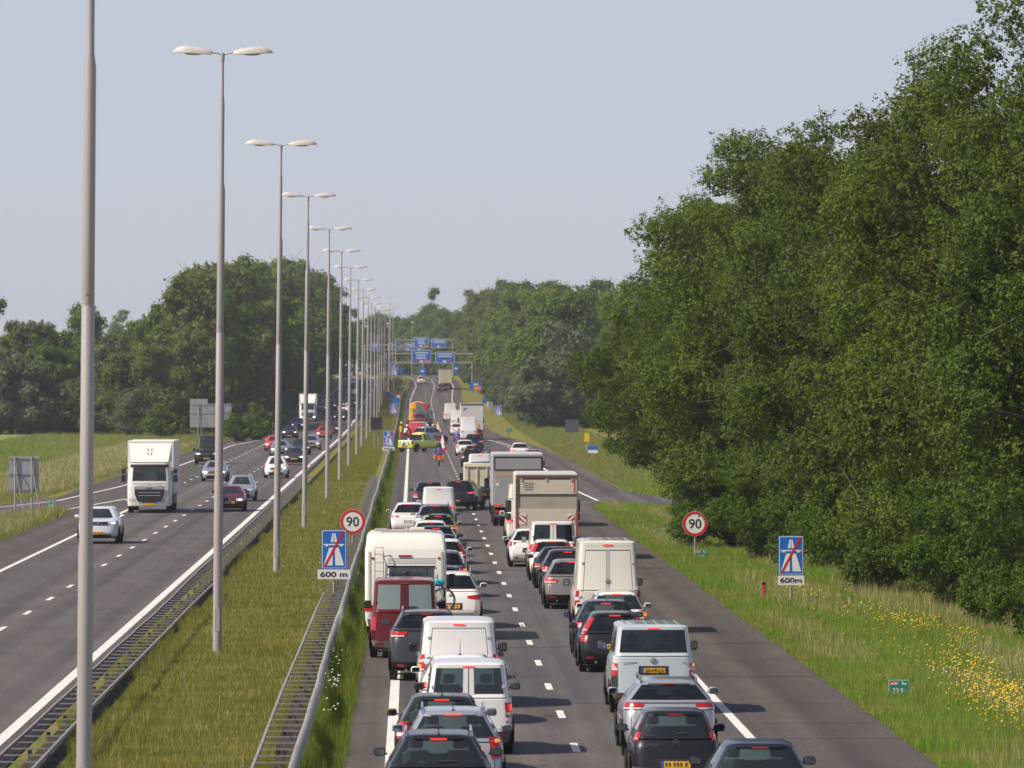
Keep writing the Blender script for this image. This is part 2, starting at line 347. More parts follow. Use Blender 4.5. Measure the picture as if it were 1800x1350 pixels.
# ------------------------------------------------------------------ grass (uncountable: one object each)
def blades(name, regions, mat, seed, label, cat):
    rg = np.random.default_rng(seed); Vs = []
    for (x0, x1, Y0, Y1, dens, h0, h1, wd, fn) in regions:
        Y = Y0
        while Y < Y1:
            st = max(4., Y * .04); Yb = min(Y1, Y + st); k = (Y / 120.)
            n = int((x1 - x0) * (Yb - Y) * dens / k ** 1.25)
            if n:
                x = rg.uniform(x0, x1, n); y = rg.uniform(Y, Yb, n)
                if fn is not None:
                    keep = fn(x, y); x = x[keep]; y = y[keep]; n = len(x)
                z = np.array([zg(v) for v in y]) - .03 if Y > 690 else np.full(n, -.03)
                cl = .78 + .22 * np.sin(x * 2.3 + np.sin(y * .17 + x) * 2.2) * np.sin(y * .13 + x * .7 + 2 * np.sin(y * .041)) + .14 * np.sin(x * 5.1 + y * .9) * np.sin(y * .57 - x * 1.3)
                h = rg.uniform(h0, h1, n) * cl; a = rg.uniform(0, 2 * np.pi, n); ln = rg.uniform(.05, .55, n) * h; b = rg.uniform(0, 2 * np.pi, n)
                ww = wd * k ** .55 * rg.uniform(.6, 1.3, n)
                dx, dy = np.cos(a) * ww, np.sin(a) * ww
                v = np.empty((n, 3, 3)); v[:, 0] = np.c_[x - dx, y - dy, z]; v[:, 1] = np.c_[x + dx, y + dy, z]
                v[:, 2] = np.c_[x + np.cos(b) * ln, y + np.sin(b) * ln, z + h]; Vs.append(v.reshape(-1, 3))
            Y = Yb
    V = np.concatenate(Vs); n = len(V) // 3
    me = bpy.data.meshes.new(name); me.vertices.add(3 * n); me.vertices.foreach_set('co', V.astype(np.float32).ravel())
    me.loops.add(3 * n); me.loops.foreach_set('vertex_index', np.arange(3 * n, dtype=np.int32)); me.polygons.add(n)
    me.polygons.foreach_set('loop_start', np.arange(0, 3 * n, 3, dtype=np.int32)); me.materials.append(mat); me.update(); me.validate()
    return tag(link(name, me), label, cat, kind='stuff')
G_MED = leaf_mat('grass_median', (.135, .158, .017), (.37, .33, .08), (.14, .172, .02), .35, .45)
G_RIGHT = leaf_mat('grass_verge', (.09, .22, .012), (.25, .35, .045), (.28, .29, .07), .35, .35)
G_WEED = leaf_mat('weed_strip', (.06, .13, .010), (.18, .26, .03), (.22, .23, .04), .4, .8)
blades('median_grass', [(-6.75, -2.75, 92, 700, 540, .08, .21, .0055, None), (-7.6, -6.6, 92, 420, 300, .06, .38, .006, lambda x, y: np.sin(y * .21 + x) + np.sin(y * .083) + np.sin(x * 7 + y * .4) * .6 > -.35), (-2.85, -2.1, 92, 420, 260, .06, .38, .006, lambda x, y: np.sin(y * .17 + x * 2) + np.sin(y * .071 + 2) > -.3),
                        (-7.0, -2.2, 700, 1350, 500, .1, .3, .008, None)], G_MED, 1, 'olive green grass covering the central reservation', 'grass')
G_SEED = leaf_mat('seed_heads', (.30, .25, .11), (.55, .48, .26), (.36, .32, .14), .3, .6)
blades('seeding_grass', [(-6.6, -2.9, 92, 420, 22, .2, .36, .006, None), (10.6, 14.5, 105, 350, 40, .35, .7, .008, lambda x, y: np.sin(x * 1.3 + y * .11) + np.sin(y * .07 - x) > .2), (14.5, 20, 130, 345, 60, .5, .95, .009, lambda x, y: np.sin(x * .9 + y * .13) > -.3), (-33, -18.6, 255, 331, 60, .4, .8, .01, lambda x, y: x > np.interp(y, [222, 262, 303, 331], [-39, -30, -23.5, -19.9])), (-30, -22.4, 380, 640, 40, .4, .8, .012, None)], G_SEED, 8, 'straw coloured seeding grass stems among the green', 'grass')
blades('roadside_weeds', [(-2.2, -1.30, 92, 420, 520, .15, .5, .008, None), (-2.05, -1.36, 92, 420, 160, .3, .95, .010, lambda x, y: np.sin(y * .37) + np.sin(y * .13 + 1) > -.2), (-2.1, -1.3, 420, 1200, 380, .2, .6, .01, None)], G_WEED, 2, 'tall dark green weeds between guardrail and asphalt', 'weeds')
def verge_ok(x, y):
    er = np.interp(y, [0, 340, 352, 356, 362, 372, 398, 404, 533, 638, 681, 732, 780, 1000, 1300], [10.1, 10.2, 10.5, 10.9, 99, 99, 13.9, 13.7, 13.7, 12.8, 12.1, 10.8, 10.2, 9.6, 8.8])
    rx = np.interp(y, [300, 329, 337, 345, 352], [99, 27, 19, 14.1, 11.2])
    ry = np.interp(y, [336, 343, 353, 366, 384, 398], [41, 28, 20, 15.6, 14.1, 13.6])
    er = er - .10 + .05 * np.sin(y * .9) * np.sin(y * .37 + 1) + .03 * np.sin(y * 2.3)
    a = (x > er) & (y < 353) & ((x < rx) | (y < 329)); b = (y >= 336) & (x > ry) & (x > np.where(y > 398, er, 0))
    return a | b
blades('verge_grass', [(9.85, 10.6, 100, 420, 500, .06, .26, .007, verge_ok), (10.3, 14.2, 100, 420, 430, .12, .42, .007, verge_ok), (14.2, 21, 130, 420, 330, .2, .62, .008, verge_ok)], G_RIGHT, 3,
       'bright green grass on the verge under the oaks', 'grass')
G_DRY = leaf_mat('dry_grass', (.11, .18, .020), (.27, .32, .07), (.27, .25, .085), .35, .12)
blades('far_verge_grass', [(10.2, 22, 420, 1250, 170, .15, .5, .01, verge_ok)], G_DRY, 13, 'dry olive grass on the far right verge', 'grass')
def gore(x, y):
    right = np.interp(y, [222, 262, 303, 331, 336], [-39, -30, -23.5, -19.9, -19.4])
    return (x < -18.45) & (x > right) & (y < 332)
def lver(x, y):
    el = np.interp(y, [226, 266, 306, 340, 372, 400, 640, 720, 900], [-45, -35.5, -28.5, -24.2, -22.3, -21.9, -21.7, -19.6, -18.4])
    return x < el
blades('roadside_grass', [(-34, -18.4, 255, 333, 260, .2, .6, .009, gore), (-46, -18.3, 330, 900, 95, .15, .5, .011, lver), (-30, -18, 900, 1250, 150, .2, .5, .012, lver)], G_DRY, 4,
       'rough grass bank beside the oncoming carriageway', 'grass')
# buttercups and cow parsley
def flowers(name, spots, mat, seed, label, size, hh):
    rg = np.random.default_rng(seed); V = []; Fc = []
    for (cx, cy, rx, ry, n) in spots:
        for _ in range(n):
            x = cx + rg.normal() * rx; y = cy + rg.normal() * ry; z = rg.uniform(*hh); s = size * rg.uniform(.6, 1.3); k = len(V)
            if x < 10.4 and cx > 0: continue
            V += [(x - s, y, z), (x, y - s, z + s * .3), (x + s, y, z), (x, y + s, z + s * .5), (x, y, z + s * 1.1)]
            Fc += [(k, k + 1, k + 4), (k + 1, k + 2, k + 4), (k + 2, k + 3, k + 4), (k + 3, k, k + 4)]
    return tag(mk(name, V, Fc, mat), label, 'flowers', kind='stuff')
flowers('buttercup_flowers', [(12.7, 133, .5, 4, 210), (13.1, 140, .45, 4, 170), (12.4, 127, .5, 3, 80), (13.2, 136, .2, 1.2, 110), (13.6, 150, .5, 3, 130), (14.4, 174, .35, 2, 110), (13.9, 178, .3, 1.5, 60), (14.8, 165, .25, 2, 70), (13.3, 186, .5, 3, 25), (13.0, 197, .4, 3, 40), (12.4, 160, .8, 8, 40)],
        P('buttercup', (.75, .47, .012), .6), 5, 'yellow buttercups scattered through the right verge', .025, (.30, .66))
flowers('cow_parsley', [(-1.75, 137, .1, 1.5, 22), (-1.8, 147, .1, 2, 10), (-1.7, 126, .1, 2, 8), (12.6, 141, .4, 2, 14), (11.9, 196, .4, 5, 14), (13.2, 181, .4, 3, 14), (-3.2, 225, .2, 10, 20)],
        P('parsley', (.62, .62, .5), .7), 6, 'pale cow parsley heads in the roadside weeds', .028, (.5, .85))
# ------------------------------------------------------------------ guardrails
GALV = P('galvanised_steel', (.31, .29, .275), .55, .0, var=(2.5, .18, (4, .2, 4)))
GALVD = P('weathered_steel', (.25, .235, .22), .65, .0, var=(3., .25))
ZS = [.44, .455, .50, .545, .565, .595, .625, .645, .69, .735, .75, .742]; XS = [.0, .045, .085, .06, .015, .0, .015, .06, .085, .045, .0, -.02]
def wbeam(x, side, Y0, Y1, par, label=None, drop=0.):
    Ys = yr(Y0, Y1, 2.0) if Y1 < 500 else yr(Y0, 420, 2.0) + yr(424, Y1, 10.)
    V = []; Fc = []; n = len(ZS)
    for i, Y in enumerate(Ys):
        wob = .016 * math.sin(Y * .11) + .006 * math.sin(Y * .43 + 1); wz = .018 * math.sin(Y * .07 + x) + .004 * math.sin(Y * .5) - drop - (.13 if x < -5 else 0) - (.12 * min(1, max(0, (Y - 120) / 80)) if drop else 0)
        for z, dx in zip(ZS, XS): V.append((x + sh(Y) + wob + side * dx, Y, zg(Y) + z + wz))
        if i:
            for k in range(n - 1): Fc.append(((i - 1) * n + k, (i - 1) * n + k + 1, i * n + k + 1, i * n + k))
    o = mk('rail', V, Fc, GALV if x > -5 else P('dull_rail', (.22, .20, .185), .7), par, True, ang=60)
    if label: o['label'] = label
    m = o.modifiers.new('th', 'SOLIDIFY'); m.thickness = .006; return o
def thin_rail(x, Y1, par):
    m = MB(); pts = []
    for Y in yr(90, Y1, 4.): pts.append((x + .012 * math.sin(Y * .13), Y, .56 + .018 * math.sin(Y * .07 + x) - .12 * max(0, (Y - 160) / 50)))
    m.tube(pts, .042, 6); o = m.build('rail', GALVD, par, True); o['label'] = 'slim rail on the grass side'; return o
def barrier(xa, xb, label, endb, far):
    """xa: rail facing the traffic (full length), xb: the other rail, which stops at endb"""
    root = empty('guardrail', ((xa + xb) / 2, 96, 0), 0, label, 'guardrail')
    cx = (xa + xb) / 2; sa = 1 if xa > xb else -1
    for o in (wbeam(xa, sa, 90, far, root, 'rail along the carriageway side'), thin_rail(xb, endb, root)):
        o.location = (-cx, -96, 0)
    h = abs(xa - xb) / 2
    sp = MB().box(-h + .01, h - .01, -.018, .018, .575, .598).mesh('spacer', GALVD)
    po = MB().box(-.04, .04, -.03, .03, -.05, .57).mesh('post', P('dark_post', (.12, .115, .11), .7))
    Y = 96.
    i = 0
    while Y < 410 and i < 240:
        link('spacer', sp, root, (0, Y - 96, .02 * math.sin(Y * .07 + xa)))
        if i % 3 == 0: link('post', po, root, (0, Y - 96 + .05, 0))
        Y += 1.9; i += 1
    return root
barrier(-2.10, -2.83, 'double steel guardrail between the weeds and the queue', 197, 1250)
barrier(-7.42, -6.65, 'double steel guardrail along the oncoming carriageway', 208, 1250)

# ------------------------------------------------------------------ lamp posts
POLE = P('painted_steel_pole', (.40, .37, .355), .42, .25, var=(1.2, .10, (3, 3, .4)))
HEADM = P('lamp_housing', (.50, .47, .43), .5, .0, var=(4., .12))
LENS = P('lamp_glass', (.55, .55, .5), .2)
def lathe(pr, n=16):
    V = []; Fc = []
    for z, r in pr:
        for k in range(n):
            a = 2 * math.pi * k / n; V.append((r * math.cos(a), r * math.sin(a), z))
    for i in range(len(pr) - 1):
        for k in range(n): Fc.append((i * n + k, i * n + (k + 1) % n, (i + 1) * n + (k + 1) % n, (i + 1) * n + k))
    return V, Fc
me_pole = mesh('pole', *lathe([(-.3, .125), (.02, .125), (4.62, .122), (4.78, .110), (8.56, .106), (8.575, .100), (8.59, .103), (12.4, .097), (12.62, .066), (14.75, .062), (14.95, .042), (15.86, .040), (15.87, .055), (16.06, .055), (16.08, .01)]), POLE, True)
me_door = MB().box(-.06, .06, -.128, -.118, .6, 1.2).mesh('service_door', POLE)
me_bolt = MB().disc((0, -.103, 8.75), .018, 'y', 8, .004).mesh('bolt', P('dark_bolt', (.03, .03, .03), .6))
me_arm = MB().tube([(0, 0, 16.0), (.12, 0, 16.06), (.36, 0, 16.09)], .022, 6).mesh('arm', POLE, True)
def lamp_head():
    V = []; Fc = []; ST = [(0, .085, .105), (.03, .10, .12), (.2, .13, .155), (.45, .155, .19), (.7, .15, .20), (.9, .115, .15), (1.0, .06, .075), (1.05, .005, .01)]
    n = 9
    for t, hw, hh in ST:
        for k in range(n):
            a = math.pi * k / (n - 1); V.append((.30 + t, -hw * math.cos(a), 16.03 + .05 * t + hh * math.sin(a) ** .8))
    for i in range(len(ST) - 1):
        for k in range(n - 1): Fc.append((i * n + k, (i + 1) * n + k, (i + 1) * n + k + 1, i * n + k + 1))
        Fc.append((i * n, i * n + n - 1, (i + 1) * n + n - 1, (i + 1) * n))
    Fc.append(tuple(range(n)))
    return mesh('lamp_head', V, Fc, HEADM, True, 50)
me_head = lamp_head()
def lamp_lens():
    m = MB(); m.ball((.78, 0, 16.055), (.24, .10, .05), 12, 6); return m.mesh('lamp_glass', LENS, True)
me_lens = lamp_lens()
bases = [(147, 98.4), (382, 164.6), (486, 230.4), (535, 297.5), (575, 366), (597, 432), (613, 498), (627, 566), (637, 632), (645, 698), (652, 765), (658, 831), (663, 898), (668, 965), (672, 1031), (676, 1098), (679, 1165), (682, 1232), (686, 1300)]
ords = ['nearest', 'second nearest', 'third nearest', 'fourth nearest', 'fifth nearest', 'sixth nearest', 'seventh nearest', 'eighth nearest', 'ninth nearest', 'tenth nearest', 'eleventh nearest', 'twelfth nearest', 'thirteenth nearest', 'fourteenth nearest', 'fifteenth nearest', 'sixteenth nearest', 'seventeenth nearest', 'eighteenth nearest', 'farthest']
rl = random.Random(3)
for i, (bx, Y) in enumerate(bases):
    X = PX(bx, Y) if i < 8 else -5.2 + sh(Y) + rl.uniform(-.05, .05)
    root = empty('lamp_post', (X, Y, zg(Y)), 0, ords[i] + ' tall twin-arm lamp post on the grass median', 'lamp post', 'lamp posts along the median')
    root.rotation_euler = (rl.uniform(-.004, .004), .006 + rl.uniform(-.001, .006), rl.uniform(-.06, .06))
    link('pole', me_pole, root)
    if i < 4: link('service_door', me_door, root); link('bolt', me_bolt, root)
    for s in (0, math.pi):
        link('arm', me_arm, root, rot=(0, 0, s)); h = link('lamp_head', me_head, root, rot=(0, 0, s)); link('lamp_glass', me_lens, h)
# lamp posts of the crossing road far off, single headed
for k, (bx, Y, top) in enumerate([(724, 1560, 567), (605, 1420, 590)]):
    H = PZ(top, Y) - zg(Y); root = empty('far_lamp_post', (PX(bx, Y), Y, zg(Y)), 0, ['lone single-arm lamp post far off above the gantry signs', 'thin distant lamp post beside the far oncoming carriageway'][k], 'lamp post')
    MB().tube([(0, 0, 0), (0, 0, H)], [.12, .06], 8).build('pole', POLE, root, True)
    h = link('lamp_head', me_head, root, (.3 - 1.4 + .6, 0, H - 16.05)); h.rotation_euler = (0, 0, 0)

# ------------------------------------------------------------------ signs
SW = P('sign_white', (.78, .78, .76), .45); SB = P('sign_blue', (.012, .14, .52), .4); SR = P('sign_red', (.55, .018, .022), .4); SK = P('sign_black', (.02, .02, .022), .5)
SG = P('sign_green', (.0, .22, .15), .45); SO = P('sign_orange', (.75, .28, .02), .45); SY = P('sign_yellow', (.78, .46, .01), .45); SBACK = P('sign_back', (.36, .38, .39), .5, .5, var=(1.5, .12)); SD = P('matrix_board', (.018, .019, .026), .35)
ROSE = P('faded_red', (.42, .06, .05), .5)
def rrect(x0, x1, z0, z1, r, n=4):
    pts = []
    for (cx, cz, a0) in ((x1 - r, z0 + r, -90), (x1 - r, z1 - r, 0), (x0 + r, z1 - r, 90), (x0 + r, z0 + r, 180)):
        for k in range(n + 1):
            a = R(a0 + 90 * k / n); pts.append((cx + r * math.cos(a), cz + r * math.sin(a)))
    return pts
def panel(name, x0, x1, z0, z1, r, mat, par, y=0., th=.02): return MB().poly(rrect(x0, x1, z0, z1, r), th).build(name, mat, par, loc=(0, y, 0))
def flat(name, pts, mat, par, y): return MB().poly(pts, .003).build(name, mat, par, loc=(0, y, 0))
def pole(par, x, z1, y=.05, r=.038): return MB().tube([(x, y, -.2), (x, y, z1)], r, 8).build('post', GALV, par, True)
def speed_sign(X, Y, zc, d, label):
    r = empty('speed_limit_sign', (X, Y, zg(Y)), 0, label, 'road sign'); pole(r, 0, zc + d / 2)
    MB().disc((0, 0, zc), d / 2, 'y', 40, .02).build('sign_plate', SW, r)
    MB().disc((0, -.004, zc), d / 2 * .985, 'y', 40, .003, d / 2 * .76).build('red_ring', SR, r)
    text('90', d * .37, SK, 'numerals', r, (0, -.003, zc - d * .18), d * .50, bold=.008); return r
def motorway_end(X, Y, z0, wd, ht, label, plate=None, pw=1.):
    """blue end-of-motorway board with its distance plate"""
    r = empty('motorway_end_sign', (X, Y, zg(Y)), 0, label, 'road sign'); pole(r, 0, z0 + ht)
    h = wd / 2; k = wd
    p = panel('sign_plate', -h, h, z0, z0 + ht, .06 * k, SB, r)
    panel('white_border', -h + .03 * k, h - .03 * k, z0 + .03 * k, z0 + ht - .03 * k, .05 * k, SW, p, -.003, .003)
    panel('blue_field', -h + .055 * k, h - .055 * k, z0 + .055 * k, z0 + ht - .055 * k, .04 * k, SB, p, -.006, .003)
    Z = lambda t: z0 + ht * t
    for s in (-1, 1):
        flat('lane_shape', [(s * .06 * k, Z(.09)), (s * .40 * k, Z(.09)), (s * .19 * k, Z(.54)), (s * .03 * k, Z(.54))][::s], SW, p, -.009)
        flat('lane_shape', [(s * .02 * k, Z(.68)), (s * .13 * k, Z(.68)), (s * .06 * k, Z(.90)), (s * .008 * k, Z(.90))][::s], SW, p, -.009)
        flat('bridge_pier', [(s * .24 * k, Z(.57)), (s * .33 * k, Z(.57)), (s * .33 * k, Z(.605)), (s * .24 * k, Z(.605))][::s], SW, p, -.009)
    flat('bridge_deck', [(-.41 * k, Z(.605)), (.41 * k, Z(.605)), (.41 * k, Z(.635)), (-.41 * k, Z(.635))], SW, p, -.009)
    flat('red_slash', [(-.42 * k, Z(.055)), (-.31 * k, Z(.055)), (.42 * k, Z(.945)), (.31 * k, Z(.945))], SR, p, -.013)
    if plate:
        q = panel('distance_plate', -pw / 2, pw / 2, z0 - .40 * k, z0 - .02, .02, SW, r)
        text(plate, .20 * k, SK, 'lettering', q, (0, -.003, z0 - .31 * k), pw * .84, bold=.006)
    return r
s_l = motorway_end(PX(587, 198), 198, PZ(1000, 198), .82, 1.27, 'end of motorway sign with 600 m plate between the guardrails', '600 m', 1.05)
s_r = motorway_end(PX(1391, 198), 198, PZ(1011, 198), .82, 1.27, 'end of motorway sign with 600 m plate on the right verge', '600m', .84)
speed_sign(PX(620, 251), 251, PZ(917, 251), 1.03, '90 speed limit sign beside the guardrail on the median')
speed_sign(PX(1222, 251), 251, PZ(921, 251), 1.03, '90 speed limit sign in front of the dark bushes')
motorway_end(PX(683, 560), 560, PZ(785, 560), .95, 1.45, 'small distant end of motorway sign on the median by the pickup', '300 m', 1.1)
motorway_end(PX(692, 780), 780, PZ(729, 780), .85, 1.35, 'slashed blue motorway sign beyond the dark board on the median')
motorway_end(PX(876, 745), 745, PZ(731, 745), .82, 1.2, 'distant end of motorway sign on the right verge by the lorry')
motorway_end(PX(692.5, 1010), 1010, PZ(679, 1010), 1.2, 2.0, 'tall blue sign far along the median below the gantry')
def board(name, label, cat, x0, x1, y0, y1, Y, mat, legs=(.25, .75), th=.05, back=False, extra=None):
    X0, X1, Z0, Z1 = PX(x0, Y), PX(x1, Y), PZ(y1, Y) - zg(Y), PZ(y0, Y) - zg(Y); c = (X0 + X1) / 2
    r = empty(name, (c, Y, zg(Y)), 0, label, cat)
    p = panel('board', X0 - c, X1 - c, Z0, Z1, .04, mat, r, 0, th)
    for t in legs: MB().tube([(X0 - c + (X1 - X0) * t, th + .05 if not back else -.05, -.3), (X0 - c + (X1 - X0) * t, th + .05 if not back else -.05, Z1 if back else (Z0 + Z1) / 2)], .045, 8).build('post', GALV, r, True)
    if extra: extra(r, X0 - c, X1 - c, Z0, Z1)
    return r
def rows(n, mat=SW, m=.12):
    """unreadable lines of lettering, word by word"""
    def f(r, a, b, z0, z1):
        rr = random.Random(int(abs(a * 977) + z1 * 31)); h = (z1 - z0) / (n + .8)
        for i in range(n):
            zc = z1 - h * (.75 + i); x = a + (b - a) * (m + rr.uniform(0, .12)); e = b - (b - a) * (m + rr.uniform(0, .12))
            while x < e - .1:
                w_ = min(rr.uniform(.22, .34), e - x); flat('word', [(x, zc - h * .2), (x + w_ * .82, zc - h * .2), (x + w_ * .82, zc + h * .2), (x, zc + h * .2)], mat, r, -.006); x += w_
    return f
board('matrix_board', 'square black unlit matrix board on the median', 'sign board', 651, 672, 733.5, 755, 610, SD, (.3, .7), .25)
board('matrix_board', 'square dark board on a post before the right wood', 'sign board', 994, 1017, 737.5, 760, 640, P('matrix_grey', (.075, .075, .085), .4), (.5,), .25)
def ex(r, a, b, z0, z1):
    flat('white_panel', [(a + .02, z0 + .02), (b - .02, z0 + .02), (b - .02, z0 + (z1 - z0) * .45), (a + .02, z0 + (z1 - z0) * .45)], SW, r, -.006)
board('blue_route_sign', 'small blue and white sign under the oak boughs', 'road sign', 1034, 1051, 784, 797, 560, SB, (.5,), .03, extra=ex)
board('yellow_sign', 'small yellow sign at the edge of the oak boughs', 'road sign', 1027, 1036, 761, 777, 575, SY, (.5,), .03)
def ex2(r, a, b, z0, z1):
    flat('orange_panel', [(a + (b - a) * .3, z0 + .1), (b - .15, z0 + .1), (b - .15, z0 + (z1 - z0) * .55), (a + (b - a) * .3, z0 + (z1 - z0) * .55)], SO, r, -.006)
    flat('word', [(a + (b - a) * .3, z0 + (z1 - z0) * .68), (b - (b - a) * .3, z0 + (z1 - z0) * .68), (b - (b - a) * .3, z0 + (z1 - z0) * .85), (a + (b - a) * .3, z0 + (z1 - z0) * .85)], SW, r, -.006)
board('direction_sign', 'blue direction sign with orange panel before the right wood', 'road sign', 826, 847, 672, 687, 1000, SB, (.3, .7), .05, extra=ex2)
def ex3(r, a, b, z0, z1):
    for k in range(4):
        t = a + (b - a) * (-.1 + .32 * k); flat('stripe', [(max(a, t), z0 + .03), (min(b, t + .14), z0 + .03), (min(b, t + .5), z1 - .03), (min(b, t + .36), z1 - .03)], SK, r, -.006)
board('chevron_board', 'black and white striped board on the right verge', 'road sign', 856, 866, 707, 722, 850, SW, (.5,), .03, extra=ex3)
board('blue_arrow_sign', 'small round-cornered blue sign by the striped board', 'road sign', 848, 857, 700, 708, 860, SB, (.5,), .03)
board('blue_sign', 'square blue sign beyond the workers on the median', 'road sign', 690, 702, 698, 709, 870, SB, (.5,), .03)
board('blue_sign', 'tiny blue sign far along the median near the lamp posts', 'road sign', 681, 689, 689, 698, 930, SB, (.5,), .03)
board('blue_arrow_sign', 'blue arrow board far ahead on the bend', 'road sign', 737, 748, 646, 661, 1330, SB, (.5,), .04, extra=rows(1))
board('blue_sign', 'blue board at the right of the far lorry', 'road sign', 797, 806, 642, 656, 1290, SB, (.5,), .04, extra=rows(1))
board('blue_sign', 'small pale blue sign at the far bend', 'road sign', 701, 708, 648, 656, 1300, SB, (.5,), .04)
for x, y, Y, lb in ((700, 698, 880, 'faded round red sign behind the tow truck'),):
    r = empty('round_sign', (PX(x, Y), Y, zg(Y)), 0, lb, 'road sign'); zc = PZ(y, Y) - zg(Y); pole(r, 0, zc); MB().disc((0, 0, zc), .4, 'y', 20, .03).build('sign_plate', SW, r); MB().disc((0, -.005, zc), .39, 'y', 20, .003, .25).build('red_ring', SR, r)
# backs of the signs that face the oncoming traffic
def back_sign(x0, x1, y0, y1, Y, label, step=None):
    X0, X1, Z0, Z1 = PX(x0, Y), PX(x1, Y), PZ(y1, Y) - zg(Y), PZ(y0, Y) - zg(Y); c = (X0 + X1) / 2; W_ = X1 - X0
    r = empty('road_sign', (c, Y, zg(Y)), 0, label, 'road sign')
    if step:
        n = 7
        for i in range(n):
            a = X0 - c + W_ * i / n; top = Z1 - (step if i >= n // 2 else 0); m = 3
            for k in range(m): panel('back_panel', a + .01, a + W_ / n - .01, Z0 + (top - Z0) * k / m + .01, Z0 + (top - Z0) * (k + 1) / m - .01, .01, SBACK, r, .02 * ((i + k) % 2) * .2, .03)
    else: panel('back_panel', X0 - c, X1 - c, Z0, Z1, .03, SBACK, r, 0, .03)
    for z in (Z0 + .12, (Z0 + Z1) / 2, Z1 - .12 - (step or 0)): MB().box(X0 - c, X1 - c, -.05, -.005, z - .03, z + .03).build('crossbar', GALVD, r)
    for t in (.2, .75):
        x = X0 - c + W_ * t; MB().tube([(x, -.10, -.3), (x, -.10, Z1 - .02 - (step or 0))], .055, 10).build('post', GALV, r, True)
        MB().tube([(x, -.08, Z1 - .5 - (step or 0)), (x + .5, -1.0, 0)], .03, 6).build('strut', GALVD, r, True)
    return r
back_sign(17, 70, 802, 865, 338, 'grey back of a sign on two posts by the slip road nose')
back_sign(334, 407, 701, 752, 690, 'large grey stepped back of a panel sign before the left trees', .55)
def hecto(X, Y, zt, label, wd=.5, back=False):
    r = empty('kilometre_marker', (X, Y, zg(Y)), 0, label, 'marker post', 'green kilometre markers')
    MB().tube([(0, .04, -.1), (0, .04, zt)], .025, 6).build('post', GALV, r, True)
    p = panel('sign_plate', -wd / 2, wd / 2, zt - .42 * wd / .5, zt, .02, SG, r)
    if not back:
        panel('white_border', -wd / 2 + .015, wd / 2 - .015, zt - .40 * wd / .5, zt - .015, .015, SW, p, -.003, .003); panel('green_field', -wd / 2 + .025, wd / 2 - .025, zt - .39 * wd / .5, zt - .025, .012, SG, p, -.006, .003)
        panel('red_panel', -wd * .42, -wd * .02, zt - .30 * wd, zt - .09 * wd, .01, SR, p, -.009, .003)
        text('A30', .13 * wd, SW, 'lettering', p, (-wd * .22, -.012, zt - .26 * wd), wd * .32, bold=.002); text('Re', .14 * wd, SW, 'lettering', p, (wd * .24, -.009, zt - .26 * wd), wd * .22, bold=.002)
        text('23,9', .24 * wd, SW, 'lettering', p, (-wd * .04, -.009, zt - .66 * wd), wd * .5, bold=.002)
    return r
hecto(PX(1581, 142), 142, PZ(1187, 142) - .10, 'green A30 Re 23,9 marker among the buttercups')
hecto(PX(1233, 246), 246, PZ(966, 246), 'green marker at the foot of the right 90 sign')
hecto(PX(90, 334), 334, PZ(879, 334), 'green marker at the grass nose by the sign back', .55)
hecto(PX(129, 445), 445, PZ(829, 445), 'green marker on the far edge of the slip road', .55)
hecto(PX(436, 700), 700, PZ(750, 700), 'green marker below the large stepped sign back', .6)
hecto(PX(895, 700), 700, PZ(752, 700), 'green marker on the right verge behind the lorry', .6)
for x, y, Y, lb in ((1343, 1055, 203, 'short faded red post left of the right 600m sign'), (1003, 795, 590, 'short red post on the slip road verge'), (940, 772, 690, 'dark stub post on the far right verge')):
    r = empty('marker_post', (PX(x, Y), Y, 0), 0, lb, 'marker post'); MB().box(-.06, .06, -.04, .04, -.1, .62, .02).build('post_body', ROSE, r); MB().box(-.066, .066, -.046, .046, .5, .6, .01).build('reflector_band', SK, r)

